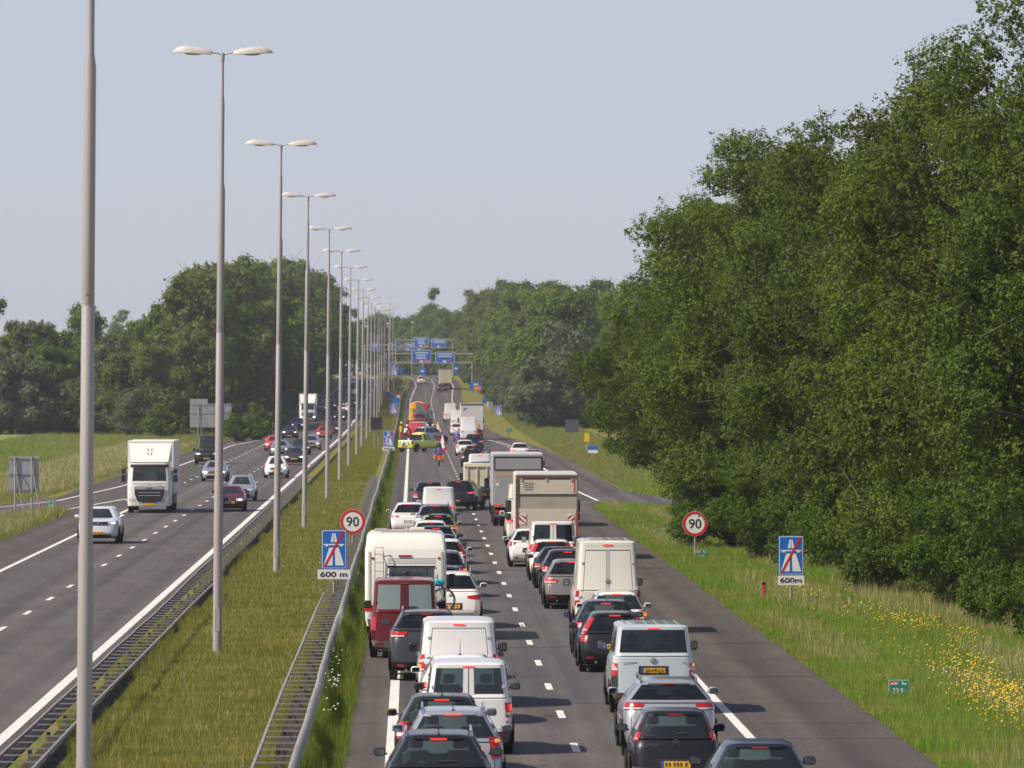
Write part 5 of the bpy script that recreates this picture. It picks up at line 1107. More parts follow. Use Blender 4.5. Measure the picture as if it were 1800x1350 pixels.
O('hatchback', 'crimson oncoming hatchback between the lamp posts', 'hatch', ((.38, .015, .03), 0.), -10.1, 698, 'car', detail=1)
O('hatchback', 'dark maroon car tailing the crimson hatchback', 'suv', ((.06, .015, .02), .1), -9.7, 735, 'car', detail=1)
O('hatchback', 'dark green oncoming car with twin lit lamps', 'wagon', ((.012, .03, .035), .2), -10.5, 880, 'car', detail=1)
O('hatchback', 'white oncoming car far off beside the lamp posts', 'hatch', WHITE, -10.8, 960, 'car', detail=1)
O('hatchback', 'dark blue oncoming car far off in the slow lane', 'suv', DBLUE, -13.1, 985, 'car', detail=1)
O('hatchback', 'blue grey oncoming car just behind the white lorry', 'suv', ((.06, .09, .16), .3), -14.2, 960, 'car', detail=1)
O('hatchback', 'purple oncoming car far off by the median', 'suv', ((.06, .02, .05), .2), -10.1, 1010, 'car', detail=1)
O('tall_van', 'white oncoming van far off near the median', 'bigvan', WHITE, -11.0, 1125, 'van', detail=1)
O('suv', 'dark oncoming car with orange lamps at the far crest', 'suv', BLACK, -14.0, 1290, 'car', detail=1)
sv_ = O('suv', 'white oncoming sports utility car behind the nearest lamp post', 'suv', ((.66, .68, .72), .1), -13.8, 270, 'car', H=1.6, glass='dark', hlit=True, mirror=paint(*WHITE), nose=1.02, W=1.86)
# the tall white box lorry coming towards us
def front_lorry(X, Y, label, H=3.85, detail=True):
    L, W = 9.5, 2.5; g = zg(Y); r = empty('box_lorry', (X, Y + L / 2, g), math.pi, label, 'lorry'); h = W / 2; o = L / 2; W2 = paint(*((.76, .74, .68), 0.))
    rg = [(.38, .38, o - 2.0, o - .04, h - .10, .1, .22, 0, .06, 0), (.5, .5, o - 2.05, o, h - .07, .1, .25, 0, .08, 0), (1.0, 1.0, o - 2.05, o, h - .06, .1, .25, 0, .08, 0), (1.62, 1.62, o - 2.05, o - .03, h - .07, .1, .25, 0, .08, 0), (1.72, 1.72, o - 2.05, o - .05, h - .08, .1, .25, 0, .08, 0),
          (2.5, 2.5, o - 2.05, o - .17, h - .14, .1, .25, 0, .08, 0), (2.68, 2.68, o - 2.05, o - .2, h - .15, .1, .25, 0, .08, 0), (2.72, 2.72, o - 2.0, o - .35, h - .22, .1, .2, 0, .05, 0)]
    s = Shell(rg, [.3, .75]); s.build(lambda v, u: 'windscreen' if v == 4 and abs(u) > 4 else ('side_window#' + ('l' if u < 0 else 'r') if v == 4 and 2.4 < abs(u) < 2.95 else 'body'), {'body': W2, 'windscreen': GL, 'side_window': GLD}, r)
    MB().box(-h + .2, h - .2, o - 1.9, o - .5, .8, 1.6).build('cabin_floor', SEATM, r)
    for sx in (-.6, .6): MB().box(sx - .25, sx + .25, o - 1.4, o - 1.25, 1.5, 2.15, .05).build('seat', SEATM, r)
    MB().add([(-h + .25, o - .28, 2.74), (h - .25, o - .28, 2.74), (h - .12, o - 1.5, H - .12), (-h + .12, o - 1.5, H - .12), (-h + .1, o - 1.9, 2.72), (h - .1, o - 1.9, 2.72)], [(0, 1, 2, 3), (1, 5, 2), (0, 3, 4), (3, 2, 5, 4)]).build('wind_deflector', W2, r)
    MB().box(-h, h, -o, o - 2.2, .98, H, .03).build('box_body', BOXW, r); MB().box(-h + .2, h - .2, -o + .2, o - .6, .5, .9).build('chassis', DARK, r)
    s.rpatch('sun_visor', -h + .25, h - .25, 2.46, 2.60, .05, DARK, r, True)
    gr = MB().poly([(-.62, .62), (.62, .62), (.78, 1.0), (.80, 1.42), (-.80, 1.42), (-.78, 1.0)], .02).build('grille', DARK, r, loc=(0, o + .01, 0))
    MB().box(-.76, .76, o + .025, o + .05, 1.27, 1.41, .008).build('grille_bar', P('grille_silver', (.5, .5, .53), .3, .6), r)
    for z in (1.08, .92): MB().box(-.6, .6, o + .025, o + .045, z, z + .05, .008).build('grille_bar', CHROME, r)
    if detail:
        text('DAF', .08, SK, 'lettering', r, (0, o + .056, 1.30), .34, rz=math.pi, bold=.004); text('CORNELISSEN', .07, GREYP, 'lettering', r, (0, o + .002, 1.54), 1.7, rz=math.pi)
        for sx in (-1, 1):
            for sz in (-1, 1):
                m = MB(); c = (sx * .09, 3.28 + sz * .11); m.poly([(c[0] - .03, c[1] - .06), (c[0] + .03, c[1] - .06), (c[0] + .03 + sx * .03 * (sz > 0), c[1] + .06), (c[0] - .03 + sx * .03 * (sz > 0), c[1] + .06)], .01); m.build('emblem_mark', SK, r, loc=(0, o - .79 - (.11 * sz) * 1.2, 0), rot=(0, 0, 0))
    for sx in (False, True): s.rpatch('headlight', .72, 1.08, .66, .80, .015, H_LIT if not detail else H_CLR, r, True, sx)
    MB().box(-.26, .26, o + .005, o + .03, .42, .53).build('number_plate', PLATE, r); MB().box(-.4, .4, o + .005, o + .02, .55, .60).build('lower_intake', DARK, r)
    for sx in (-1, 1):
        MB().box(sx * (h + .14) - .12, sx * (h + .14) + .12, o - .42, o - .30, 2.12, 2.36, .04).box(sx * (h + .14) - .12, sx * (h + .14) + .12, o - .42, o - .30, 1.66, 2.06, .04).tube([(sx * (h - .12), o - .3, 2.42), (sx * (h + .14), o - .36, 2.38)], .02, 5).build('mirror', DARK, r)
        for yy in (-o + 2.2, o - 1.1): wheel(r, sx * (h - .22), yy, .48, .3, True)
        MB().box(sx * (h - .04) - .02, sx * (h - .04) + .02, -o + 3, o - 2.4, .45, .95, .005).build('side_guard', GREYP, r)
    return r
front_lorry(-14.1, 329.5, 'tall white box lorry with dark grille coming toward the camera')
front_lorry(-14.9, 875, 'white lorry far off in the slow oncoming lane', 4.0, False)

# ------------------------------------------------------------------ incident scene: pickup, tow truck, cones, people, motorcycles
LIME = ((.74, .76, .03), 0.)
pk = V_('pickup_truck', 'lime yellow pickup parked slantwise across the left lane', 'pickup', LIME, PX(711, 583), 583, 'pickup', rot=-.60, tail=[(.72, 2.0, .78, 1.0, 'R')], lit=False, wiper=False, seams=False, pz=.58, brake=False, bump=P('pick_bumper', (.6, .6, .58), .5))
MB().box(-.82, .82, -2.6, -.95, 1.03, 1.14, .03).build('load_cover', paint(*WHITE), pk); MB().box(-.5, .5, .0, .18, 1.8, 1.88, .03).build('light_bar', P('amber_bar', (.7, .5, .2), .3), pk)
for k in (-1, 1):
    for i, m in enumerate((SB, SW, SB)): flat('chevron_stripe', [(k * (.12 + .2 * i), .62), (k * (.22 + .2 * i), .62), (k * (.12 + .2 * i) - k * .06, .98), (k * (.02 + .2 * i) - k * .06, .98)][::k], m, pk, -2.70)
ac = V_('patrol_car', 'silver and red patrol car behind the lime pickup', 'suv', ((.38, .40, .43), .3), PX(733, 655), 655, 'car', rot=-.7, glass='dark', detail=1, H=1.75, tail=[(.5, 2.0, .85, 1.1, 'R')])
MB().box(-.55, .55, -.1, .15, 1.75, 1.84, .03).build('light_bar', P('beacon_blue', (.02, .05, .2), .3), ac); [MB().ball((x, .02, 1.93), .13, 10, 8).build('beacon', P('beacon_yellow', (.8, .7, .08), .3), ac, True) for x in (-.4, .35)]; MB().box(.915, .925, -.5, 1.4, .55, .85).build('red_stripe', SR, ac)
def tow_truck(X, Y):
    r = empty('tow_truck', (X, Y, zg(Y)), -.12, 'red tow truck with yellow crane loading a dark wreck', 'tow truck'); RD = P('tow_red', (.40, .02, .025), .4, coat=.5); YE = P('crane_yellow', (.75, .42, .02), .5)
    GC = P('tow_grey', (.24, .25, .25), .5)
    MB().box(-1.15, 1.15, 2.6, 4.3, .7, 2.5, .12).build('cab', GC, r); MB().box(-1.2, 1.2, -4.0, 2.4, .8, 1.1, .02).build('flatbed', RD, r); MB().box(-1.1, 1.1, -4.0, 3.2, .5, .78).build('chassis', DARK, r)
    MB().box(-1.18, -.72, .6, 1.2, 1.1, 3.3, .05).box(-1.1, -.4, .7, 1.1, 3.0, 3.75, .04).build('crane_column', YE, r); MB().tube([(-1.0, .9, 3.75), (-.2, .8, 3.95), (.5, .6, 3.8)], .10, 6).build('crane_boom', P('boom_orange', (.7, .2, .03), .5), r, True)
    MB().box(.5, 1.25, .2, .8, 3.2, 3.75, .1).box(.75, 1.0, .1, .9, 2.9, 3.3, .05).build('winch', RD, r); MB().tube([(.9, .6, 1.1), (.95, .5, 3.4)], .07, 6).build('winch_post', GC, r, True)
    MB().box(.85, 1.5, 1.2, 2.2, 1.0, 2.9, .04).build('tool_cabinet', GC, r); MB().tube([(-1.1, -3.6, 1.15), (1.0, 1.4, 2.6)], .12, 6).tube([(-.6, -3.6, 1.15), (1.2, 1.0, 2.2)], .10, 6).build('loading_ramp', P('ramp_dark', (.04, .04, .045), .6), r, True)
    MB().box(-.5, .3, .2, .6, 1.9, 2.3, .05).box(-.9, -.5, -1.2, -.8, 1.1, 1.7, .05).build('equipment', SR, r); MB().box(-.2, .25, .1, .2, 2.2, 2.4).build('warning_plate', YE, r)
    for sx in (-1.17, 1.1): MB().box(sx, sx + .07, -3.6, 2.3, 1.1, 1.75, .01).build('side_board', RD, r)
    MB().box(-1.1, .6, 2.35, 2.42, 1.1, 2.45, .02).build('headboard', RD, r)
    MB().box(-.5, .5, 3.4, 3.5, 2.5, 2.66).build('light_bar', P('beacon_blue', (.02, .05, .2), .3), r)
    for sx in (-1, 1):
        for yy in (-2.8, 2.6): wheel(r, sx * 1.02, yy, .48, .3, True)
        MB().box(sx * 1.05 - .14, sx * 1.05 + .14, -4.05, -4.0, .85, 1.0).build('tail_light', T_RED, r)
    MB().add([(-1.1, -4.1, .5), (1.1, -4.1, .5), (1.1, -3.9, 1.4), (-1.1, -3.9, 1.4)], [(0, 1, 2, 3), (3, 2, 1, 0)]).build('ramp', GREYP, r); return r
tow_truck(PX(736, 745), 749)
wk = V_('wrecked_car', 'dark red wrecked car standing on the tow truck bed', 'hatch', ((.14, .012, .015), .1), PX(737, 744), 744.6, 'car', rot=-.12, detail=0, plate=None, lit=False, seams=False, brake=False)
wk.location.z += 1.13; wk.scale = (.97, .97, .97)
CONE = P('cone_orange', (.75, .05, .02), .5)
def cone_mesh():
    V, Fc = lathe([(.04, .17), (.10, .155), (.2, .14)], 14); return mesh('cone_body', V, Fc, CONE, True)
cb = MB(); [cb.add(*lathe(p, 14)) for p in ([(.03, .17), (.22, .135)], [(.40, .10), (.55, .07)], [(.70, .045), (.75, .035)])]; cb = cb.mesh('cone_body', CONE, True)
cw = MB(); [cw.add(*lathe(p, 14)) for p in ([(.22, .135), (.40, .10)], [(.55, .07), (.70, .045)])]; cw = cw.mesh('white_band', SW, True)
cf = MB().box(-.2, .2, -.2, .2, 0, .035, .01).mesh('cone_base', CONE)
cy = [594, 603, 613, 624, 636, 650, 666, 684, 704, 726, 750, 778, 806]
for i, Y in enumerate(cy):
    lb = ('nearest' if i == 0 else ['second', 'third', 'fourth', 'fifth', 'sixth', 'seventh', 'eighth', 'ninth', 'tenth', 'eleventh', 'twelfth', 'thirteenth'][i - 1] + ' nearest')
    r = empty('traffic_cone', (3.05 + i * .025, Y, zg(Y)), i, lb + ' red and white cone along the lane line', 'traffic cone', 'cones beside the incident'); r.scale = (1.25, 1.25, 1.3)
    link('cone_body', cb, r); link('white_band', cw, r); link('cone_base', cf, r)

def person(X, Y, Z, rz, label, joints, top, legs, vest=None, helmet=None, hair=(.03, .02, .015)):
    """one continuous skinned figure; joints overrides positions of the skeleton"""
    r = empty('person', (X, Y, Z), rz, label, 'person')
    J = dict(pel=(0, 0, .95), spi=(0, 0, 1.2), che=(0, 0, 1.42), nec=(0, .01, 1.53), hea=(0, .03, 1.62), hd2=(0, .04, 1.76), ls=(-.19, 0, 1.43), le=(-.27, 0, 1.14), lw=(-.27, .08, .90), lf=(-.27, .10, .80), rs=(.19, 0, 1.43), re=(.27, 0, 1.14), rw=(.27, .08, .90), rf=(.27, .10, .80),
             lh=(-.10, 0, .90), lk=(-.11, .03, .50), la=(-.11, -.02, .09), lt=(-.11, .16, .04), rh=(.10, 0, .90), rk=(.11, .03, .50), ra=(.11, -.02, .09), rt=(.11, .16, .04)); J.update(joints)
    rad = dict(pel=.15, spi=.135, che=.16, nec=.06, hea=.085, hd2=.08, ls=.075, le=.05, lw=.038, lf=.035, rs=.075, re=.05, rw=.038, rf=.035, lh=.10, lk=.065, la=.045, lt=.035, rh=.10, rk=.065, ra=.045, rt=.035)
    K = list(J); ix = {k: i for i, k in enumerate(K)}
    E = [('pel', 'spi'), ('spi', 'che'), ('che', 'nec'), ('nec', 'hea'), ('hea', 'hd2'), ('che', 'ls'), ('ls', 'le'), ('le', 'lw'), ('lw', 'lf'), ('che', 'rs'), ('rs', 're'), ('re', 'rw'), ('rw', 'rf'), ('pel', 'lh'), ('lh', 'lk'), ('lk', 'la'), ('la', 'lt'), ('pel', 'rh'), ('rh', 'rk'), ('rk', 'ra'), ('ra', 'rt')]
    me = bpy.data.meshes.new('body'); me.from_pydata([J[k] for k in K], [(ix[a], ix[b]) for a, b in E], []); me.materials.append(top)
    o = link('body', me, r); sk = o.modifiers.new('skin', 'SKIN'); sk.use_smooth_shade = True
    if not me.skin_vertices: 
        bm_ = None
    for i, k in enumerate(K): me.skin_vertices[0].data[i].radius = (rad[k], rad[k]); me.skin_vertices[0].data[i].use_root = (k == 'pel')
    ss = o.modifiers.new('sub', 'SUBSURF'); ss.levels = 1; ss.render_levels = 1
    a = [Vector(J[k]) for k in ('lh', 'lk', 'la')]; b = [Vector(J[k]) for k in ('rh', 'rk', 'ra')]
    MB().tube(a, [.12, .085, .06], 10).tube(b, [.12, .085, .06], 10).build('trousers', legs, r, True)
    if vest:
        p, s_, c = Vector(J['pel']), Vector(J['spi']), Vector(J['che']); MB().tube([p, s_, c, c + Vector((0, 0, .07))], [.17, .165, .20, .12], 12).build('safety_vest', vest, r, True)
    hc = (Vector(J['hea']) + Vector(J['hd2'])) / 2 + Vector((0, 0, .03))
    if helmet: MB().ball(hc, (.135, .15, .15), 12, 8).build('helmet', helmet, r, True)
    else: MB().ball(hc + Vector((0, -.015, .04)), (.098, .115, .10), 12, 8).build('hair', P('hair_dark', hair, .8), r, True)
    return r
HIV = P('hivis_orange', (.8, .16, .04), .6, emit=None); HIY = P('hivis_yellow', (.62, .72, .05), .6); NAVY = P('navy_cloth', (.02, .025, .06), .8); BLK = P('black_cloth', (.02, .02, .022), .8); BLUEW = P('police_blue', (.12, .14, .42), .7); SKINM = P('pale_shirt', (.6, .58, .56), .8)
Yp = 690
person(PX(705, Yp), Yp, 0, .5, 'road worker in orange high-visibility suit beside the tow truck', dict(lw=(-.25, .22, 1.02), lf=(-.22, .28, 1.0)), HIV, HIV, HIY)
person(PX(712, 684), 684, 0, -.4, 'bending worker with dark trousers at the roadside edge', dict(spi=(0, .16, 1.12), che=(0, .34, 1.26), nec=(0, .44, 1.32), hea=(0, .52, 1.36), hd2=(0, .6, 1.46), ls=(-.19, .34, 1.28), rs=(.19, .34, 1.28), le=(-.2, .45, 1.02), re=(.2, .45, 1.02), lw=(-.15, .55, .82), rw=(.15, .55, .82), lf=(-.13, .6, .74), rf=(.13, .6, .74)), SKINM, NAVY)
person(PX(706, 712), 712, 0, .9, 'worker in yellow helmet and red jacket behind the orange one', {}, P('red_jacket', (.5, .03, .03), .7), BLK, None, HIY)
person(PX(682.5, 628), 628, 0, .3, 'person in white top standing on the median grass', {}, P('white_shirt', (.72, .72, .70), .8), P('lime_trousers', (.45, .6, .1), .8))
person(PX(722, 700), 700, 0, 1.2, 'worker in red suit bending at the back of the tow truck', dict(spi=(0, .12, 1.14), che=(0, .26, 1.3), nec=(0, .34, 1.38), hea=(0, .4, 1.44), hd2=(0, .47, 1.55), ls=(-.19, .26, 1.32), rs=(.19, .26, 1.32), le=(-.22, .4, 1.08), re=(.22, .4, 1.08), lw=(-.2, .58, .95), rw=(.2, .58, .95), lf=(-.2, .66, .92), rf=(.2, .66, .92)), P('red_jacket', (.5, .03, .03), .7), P('red_trousers', (.4, .03, .03), .7), None, SW)
V_('recovery_van', 'red van with white roof behind the patrol car', 'midvan', ((.45, .02, .025), 0.), PX(729, 705), 705, 'van', rot=-.25, rearglass=False, detail=1, roofm=paint(*WHITE), plate=None, tail=[(.76, 2.0, .8, 1.1, 'R')], lit=False, H=1.9)
def motorcycle(X, Y, rz, label, rlabel, body, jacket, helm, front=False):
    r = empty('motorcycle', (X, Y, zg(Y)), rz, label, 'motorcycle')
    for y in (-.72, .72):
        w_ = bpy.data.objects.new('wheel', None); COL.objects.link(w_); w_.parent = r; w_.location = (0, y, .31); link('tyre', tyre_mesh(.31, .15), w_); link('rim', rim_mesh(.31, .15, RIMD), w_)
    MB().ball((0, .15, .78), (.17, .42, .18), 12, 8).ball((0, .62, .88), (.24, .22, .26), 12, 8).box(-.14, .14, -.75, .3, .45, .7, .05).build('fairing', body, r, True); MB().ball((0, -.35, .82), (.15, .38, .08), 12, 6).build('seat', DARK, r, True)
    for sx in (-1, 1): MB().box(sx * .33 - .12, sx * .33 + .12, -.95, -.45, .5, .88, .05).build('pannier', body, r); MB().tube([(sx * .1, .6, 1.0), (sx * .36, .48, 1.05)], .02, 6).build('handlebar', DARK, r, True)
    MB().box(-.14, .14, -.98, -.93, .74, .84, .02).build('tail_light', T_LIT, r); MB().box(-.1, .1, -1.0, -.97, .5, .64).build('number_plate', PLATE, r)
    MB().tube([(0, .75, .31), (0, .55, .9)], .04, 6).build('fork', CHROME, r, True)
    person(X, Y, zg(Y), rz, rlabel, dict(pel=(0, -.28, .93), spi=(0, -.2, 1.15), che=(0, -.08, 1.38), nec=(0, -.02, 1.48), hea=(0, .02, 1.56), hd2=(0, .06, 1.68), ls=(-.2, -.06, 1.39), rs=(.2, -.06, 1.39), le=(-.33, .14, 1.16), re=(.33, .14, 1.16), lw=(-.36, .42, 1.08), rw=(.36, .42, 1.08), lf=(-.36, .5, 1.07), rf=(.36, .5, 1.07), lh=(-.14, -.26, .90), rh=(.14, -.26, .90), lk=(-.26, .16, .74), rk=(.26, .16, .74), la=(-.24, -.1, .36), ra=(.24, -.1, .36), lt=(-.24, .08, .32), rt=(.24, .08, .32)), jacket, BLK, None, helm)
    return r
motorcycle(PX(772, 496), 497, 0, 'motorcycle with orange panniers riding between the lanes', 'motorcyclist in blue jacket riding between the lanes', P('bike_orange', (.6, .2, .03), .5), P('rider_navy', (.05, .06, .2), .7), P('helmet_black', (.02, .02, .025), .3))
motorcycle(PX(803, 628), 628, 0, 'far motorcycle left of the white tall van', 'far motorcyclist in blue and white jacket', P('bike_blue', (.05, .06, .35), .4), BLUEW, P('helmet_white', (.7, .7, .7), .3))
# ------------------------------------------------------------------ trees
BARK = P('bark', (.10, .085, .065), .9, var=(2., .3, (1, 1, .2)), bump=.4); BIRCH = P('birch_bark', (.55, .53, .48), .8, var=(3., .3, (1, 1, .3)))
LEAF = [leaf_mat('oak_leaves', (.050, .098, .012), (.118, .178, .024), (.112, .142, .026), .38, .35), leaf_mat('light_oak_leaves', (.072, .128, .012), (.16, .222, .026), (.13, .172, .026), .38, .35),
        leaf_mat('dull_leaves', (.056, .10, .010), (.118, .168, .021), (.115, .138, .023), .40, .3), leaf_mat('bush_leaves', (.043, .096, .007), (.108, .178, .014), (.145, .185, .024), .40, .4), leaf_mat('grey_willow_leaves', (.10, .135, .065), (.18, .22, .11), (.14, .17, .085), .4, .3)]
def leaves_mesh(name, C, N, size, mat, rg, asp=.62):
    """C, N: centres and facing of the leaves; one small blade per leaf"""
    n = len(C); N = N / np.maximum(np.linalg.norm(N, axis=1, keepdims=True), 1e-6)
    t = rg.normal(size=(n, 3)); A = np.cross(N, t); A /= np.maximum(np.linalg.norm(A, axis=1, keepdims=True), 1e-6); B = np.cross(N, A)
    s = size * rg.uniform(.55, 1.35, (n, 1)); V = np.empty((n, 3, 3)); bend = N * s * .2
    V[:, 0] = C - A * s * 1.1 - bend; V[:, 1] = C + A * s * .7 - B * s * .85; V[:, 2] = C + A * s * .6 + B * s * .95
    me = bpy.data.meshes.new(name); me.vertices.add(3 * n); me.vertices.foreach_set('co', V.astype(np.float32).ravel()); me.loops.add(3 * n); me.loops.foreach_set('vertex_index', np.arange(3 * n, dtype=np.int32))
    me.polygons.add(n); me.polygons.foreach_set('loop_start', np.arange(0, 3 * n, 3, dtype=np.int32)); me.materials.append(mat); me.update(); me.validate(); return me
def make_tree(seed, H, Rd, base, npuff, nleaf, size, mat, trunk=True, spread=1.0, pr=(.13, .27), topw=.55, bark=None):
    rg = np.random.default_rng(seed); rr = random.Random(seed)
    ph = rg.uniform(0, 6.28, 6); pts = []; rads = []
    zc = base + (H - base) * .42
    while len(pts) < npuff:
        d = rg.normal(size=3); d /= np.linalg.norm(d); q = rg.uniform(0, 1) ** .42
        lob = 1 + .12 * math.sin(3 * math.atan2(d[1], d[0]) + ph[0]) + .08 * math.sin(5 * d[2] + ph[1]) + .07 * math.sin(7 * math.atan2(d[1], d[0]) + 4 * d[2] + ph[2])
        rz_ = (H - zc) if d[2] > 0 else (zc - base)
        p = np.array([d[0] * Rd * lob * q * spread, d[1] * Rd * lob * q * spread, zc + d[2] * rz_ * q * min(1.06, lob)])
        if d[2] > 0: k = 1 - (1 - topw) * (d[2] * q) ** 2; p[:2] *= k
        pts.append(p); rads.append(Rd * rg.uniform(*pr) * (1.15 - .35 * q))
    pts = np.array(pts); rads = np.array(rads); w_ = rads ** 2; cnt = (nleaf * w_ / w_.sum()).astype(int); C = []; N = []
    for p, r_, c in zip(pts, rads, cnt):
        if c < 1: continue
        m_ = max(1, c // 11); d = rg.normal(size=(m_, 3)); d /= np.linalg.norm(d, axis=1, keepdims=True); q = rg.uniform(.30, 1.08, (m_, 1)) ** .7
        sub = np.sin(d[:, :1] * 5 + p[0]) * np.sin(d[:, 1:2] * 5 + p[1]) * np.sin(d[:, 2:] * 4 + p[2])
        cc = np.repeat(p + d * q * r_ * np.array([1, 1, .78]) * (1 + .45 * sub), 11, axis=0); o_ = rg.normal(size=cc.shape); C.append(cc + o_ * size * 1.35); N.append(np.repeat(d, 11, axis=0) * .5 + o_ * .35 + np.array([0, 0, .4]) + rg.normal(size=cc.shape) * .4)
    C = np.concatenate(C); N = np.concatenate(N)
    crown = leaves_mesh('crown', C, N, size, mat, rg)
    tr = None
    if trunk:
        m = MB(); r0 = .018 * H + .06; top = Vector((rr.uniform(-.3, .3), rr.uniform(-.3, .3), zc + (H - zc) * .35))
        m.tube([(0, 0, -.4), (0, 0, .4), (.05, 0, base * .6 + .5), (top.x * .5, top.y * .5, zc), tuple(top)], [r0 * 1.5, r0 * 1.08, r0, r0 * .7, r0 * .28], 9)
        idx = list(range(npuff)); rr.shuffle(idx)
        for i in idx[:min(npuff, 46)]:
            e = Vector(pts[i]); st = Vector((top.x * .4, top.y * .4, max(base * .5 + .8, min(e.z * .75, zc + (H - zc) * .2)))); mid = st.lerp(e, .5) + Vector((rr.uniform(-.5, .5), rr.uniform(-.5, .5), rr.uniform(-.1, .5)))
            q = r0 * rr.uniform(.22, .42); m.tube([st, mid, e], [q, q * .6, q * .2], 5, False)
            for _ in range(3):
                o = Vector(rg.normal(size=3)) * float(rads[i]) * .8; m.tube([e.lerp(mid, .25), e + o], [q * .3, q * .08], 4, False)
        tr = m.mesh('trunk', bark or BARK, True)
    return tr, crown
def plant(proto, name, X, Y, sc_, rz, label, cat, group=None, z=None):
    r = empty(name, (X, Y, zg(Y) if z is None else z), rz, label, cat, group); r.scale = sc_ if isinstance(sc_, tuple) else (sc_,) * 3
    if proto[0]: link('trunk', proto[0], r)
    link('crown', proto[1], r); return r
# near oaks by the right verge
OAK = [make_tree(11, 18, 6.2, 1.6, 190, 300000, .056, LEAF[0], pr=(.15, .27), topw=.72), make_tree(12, 18, 6.2, 1.2, 190, 300000, .056, LEAF[1], pr=(.15, .27), topw=.72), make_tree(13, 18, 6.0, 1.6, 180, 270000, .056, LEAF[2], pr=(.15, .26), topw=.68), make_tree(14, 18, 6.3, 2.3, 180, 290000, .056, LEAF[0], pr=(.15, .27), topw=.72)]
BUSH = [make_tree(21, 5, 3.0, .0, 60, 80000, .045, LEAF[3], pr=(.2, .36), topw=.8), make_tree(22, 5, 3.0, .0, 60, 80000, .045, LEAF[0], pr=(.2, .36), topw=.8)]
oaks = [(14.3, 308, 3, .80, 'dark oak rising behind the low spreading one'), (16.6, 282, 3, .97, 'oak with a clear bole behind the leftmost of the near oaks'), (15.4, 262, 1, 1.01, 'bright green oak with the left shoulder of the skyline'), (17.2, 240, 0, .95, 'dense oak behind the right 90 speed sign'),
        (18.2, 220, 2, 1.05, 'brownish sparse oak with bare twigs in the middle of the row'), (19.0, 203, 1, .98, 'light green oak above the right 600m sign'), (19.4, 186, 2, 1.04, 'tall airy oak reaching highest at the upper right'), (20.0, 170, 0, 1.0, 'dark oak at the right edge of the picture'),
        (18.0, 292, 1, 1.08, 'oak in the second row, filling the left skyline'), (25, 262, 0, 1.0, 'oak in the second row, behind the bright green one'), (26, 225, 2, 1.0, 'oak in the second row, behind the middle of the row'), (27, 192, 1, 1.0, 'oak in the second row, behind the upper right corner')]
rt = random.Random(5)
plant(OAK[3], 'oak_tree', 13.7, 318, (.62, .62, .60), 2.0, 'low spreading oak hanging out beside the joining slip road', 'tree', 'oaks on the right')
for X, Y, k, s, lb in oaks: plant(OAK[k], 'oak_tree', X, Y, s if Y != 308 else (s * 1.14, s * 1.14, s), rt.uniform(0, 6.28), lb, 'tree', 'oaks on the right')
bl = [(17.0, 322, .9, 'round bush at the far end of the oaks by the slip road'), (15.6, 300, 1.0, 'bush under the low oak boughs'), (13.9, 281, .75, 'low bush behind the left of the right 90 sign'), (13.6, 262, 1.0, 'dark bush right behind the right 90 sign'), (14.6, 247, .9, 'bush right of the right 90 sign'), (16.0, 232, 1.0, 'bush behind the right 600m sign'),
      (16.6, 218, 1.0, 'bush right of the right 600m sign'), (17.2, 205, 1.05, 'broad bush in the middle of the oak row foot'), (17.9, 193, 1.0, 'bush above the upper buttercup patch'), (18.3, 180, .85, 'bush at the dark gap under the oaks'), (18.7, 168, .8, 'low bush at the right picture edge'), (18.2, 173, .45, 'small bright bush low at the right picture edge'),
      (19.5, 210, 1.2, 'tall bush behind the oak row foot'), (19.0, 235, 1.2, 'tall bush behind the right signs'), (17.0, 262, 1.2, 'tall bush deep under the bright oak'), (18.5, 300, 1.2, 'tall bush deep under the leftmost oak'), (20.5, 188, 1.2, 'tall bush deep under the airy oak')]
for i, (X, Y, s, lb) in enumerate(bl): plant(BUSH[i % 2], 'bush', X, Y, (s, s, s * rt.uniform(.9, 1.2)), rt.uniform(0, 6.28), lb, 'bush', 'bushes under the oaks')
# distant trees
FL = [leaf_mat('wood_leaves', (.070, .135, .014), (.15, .235, .030), (.13, .19, .03), .42, .25), leaf_mat('light_wood_leaves', (.10, .175, .016), (.20, .29, .034), (.16, .22, .034), .42, .25), leaf_mat('dull_wood_leaves', (.085, .13, .024), (.165, .21, .044), (.16, .175, .045), .42, .25), leaf_mat('dark_wood_leaves', (.06, .12, .014), (.145, .22, .03), (.17, .21, .04), .42, .25)]
FAR = [make_tree(31, 18, 6.0, .0, 80, 24000, .21, FL[0], pr=(.16, .32)), make_tree(32, 18, 5.6, .0, 80, 24000, .21, FL[1], pr=(.16, .32)), make_tree(33, 18, 6.0, .0, 76, 24000, .21, FL[2], pr=(.16, .32)), make_tree(34, 18, 5.0, .0, 70, 22000, .21, FL[3], pr=(.16, .30), topw=.4), make_tree(35, 9, 5.0, .0, 60, 20000, .18, LEAF[4], pr=(.2, .34), topw=.85)]
def wood(spec, name, label, group):
    spec = sorted(spec, key=lambda s: s[0] / s[1])
    names = ['1st', '2nd', '3rd'] + ['%dth' % k for k in range(4, 200)]
    for i, (X, Y, k, H) in enumerate(spec):
        nm = names[i] if not (i + 1) % 100 // 10 != 1 or i < 3 else {1: '%dst', 2: '%dnd', 3: '%drd'}.get((i + 1) % 10, '%dth') % (i + 1)
        plant(FAR[k], name, X, Y, H / (18 if k < 4 else 9), rt.uniform(0, 6.28), label % nm, 'tree', group)
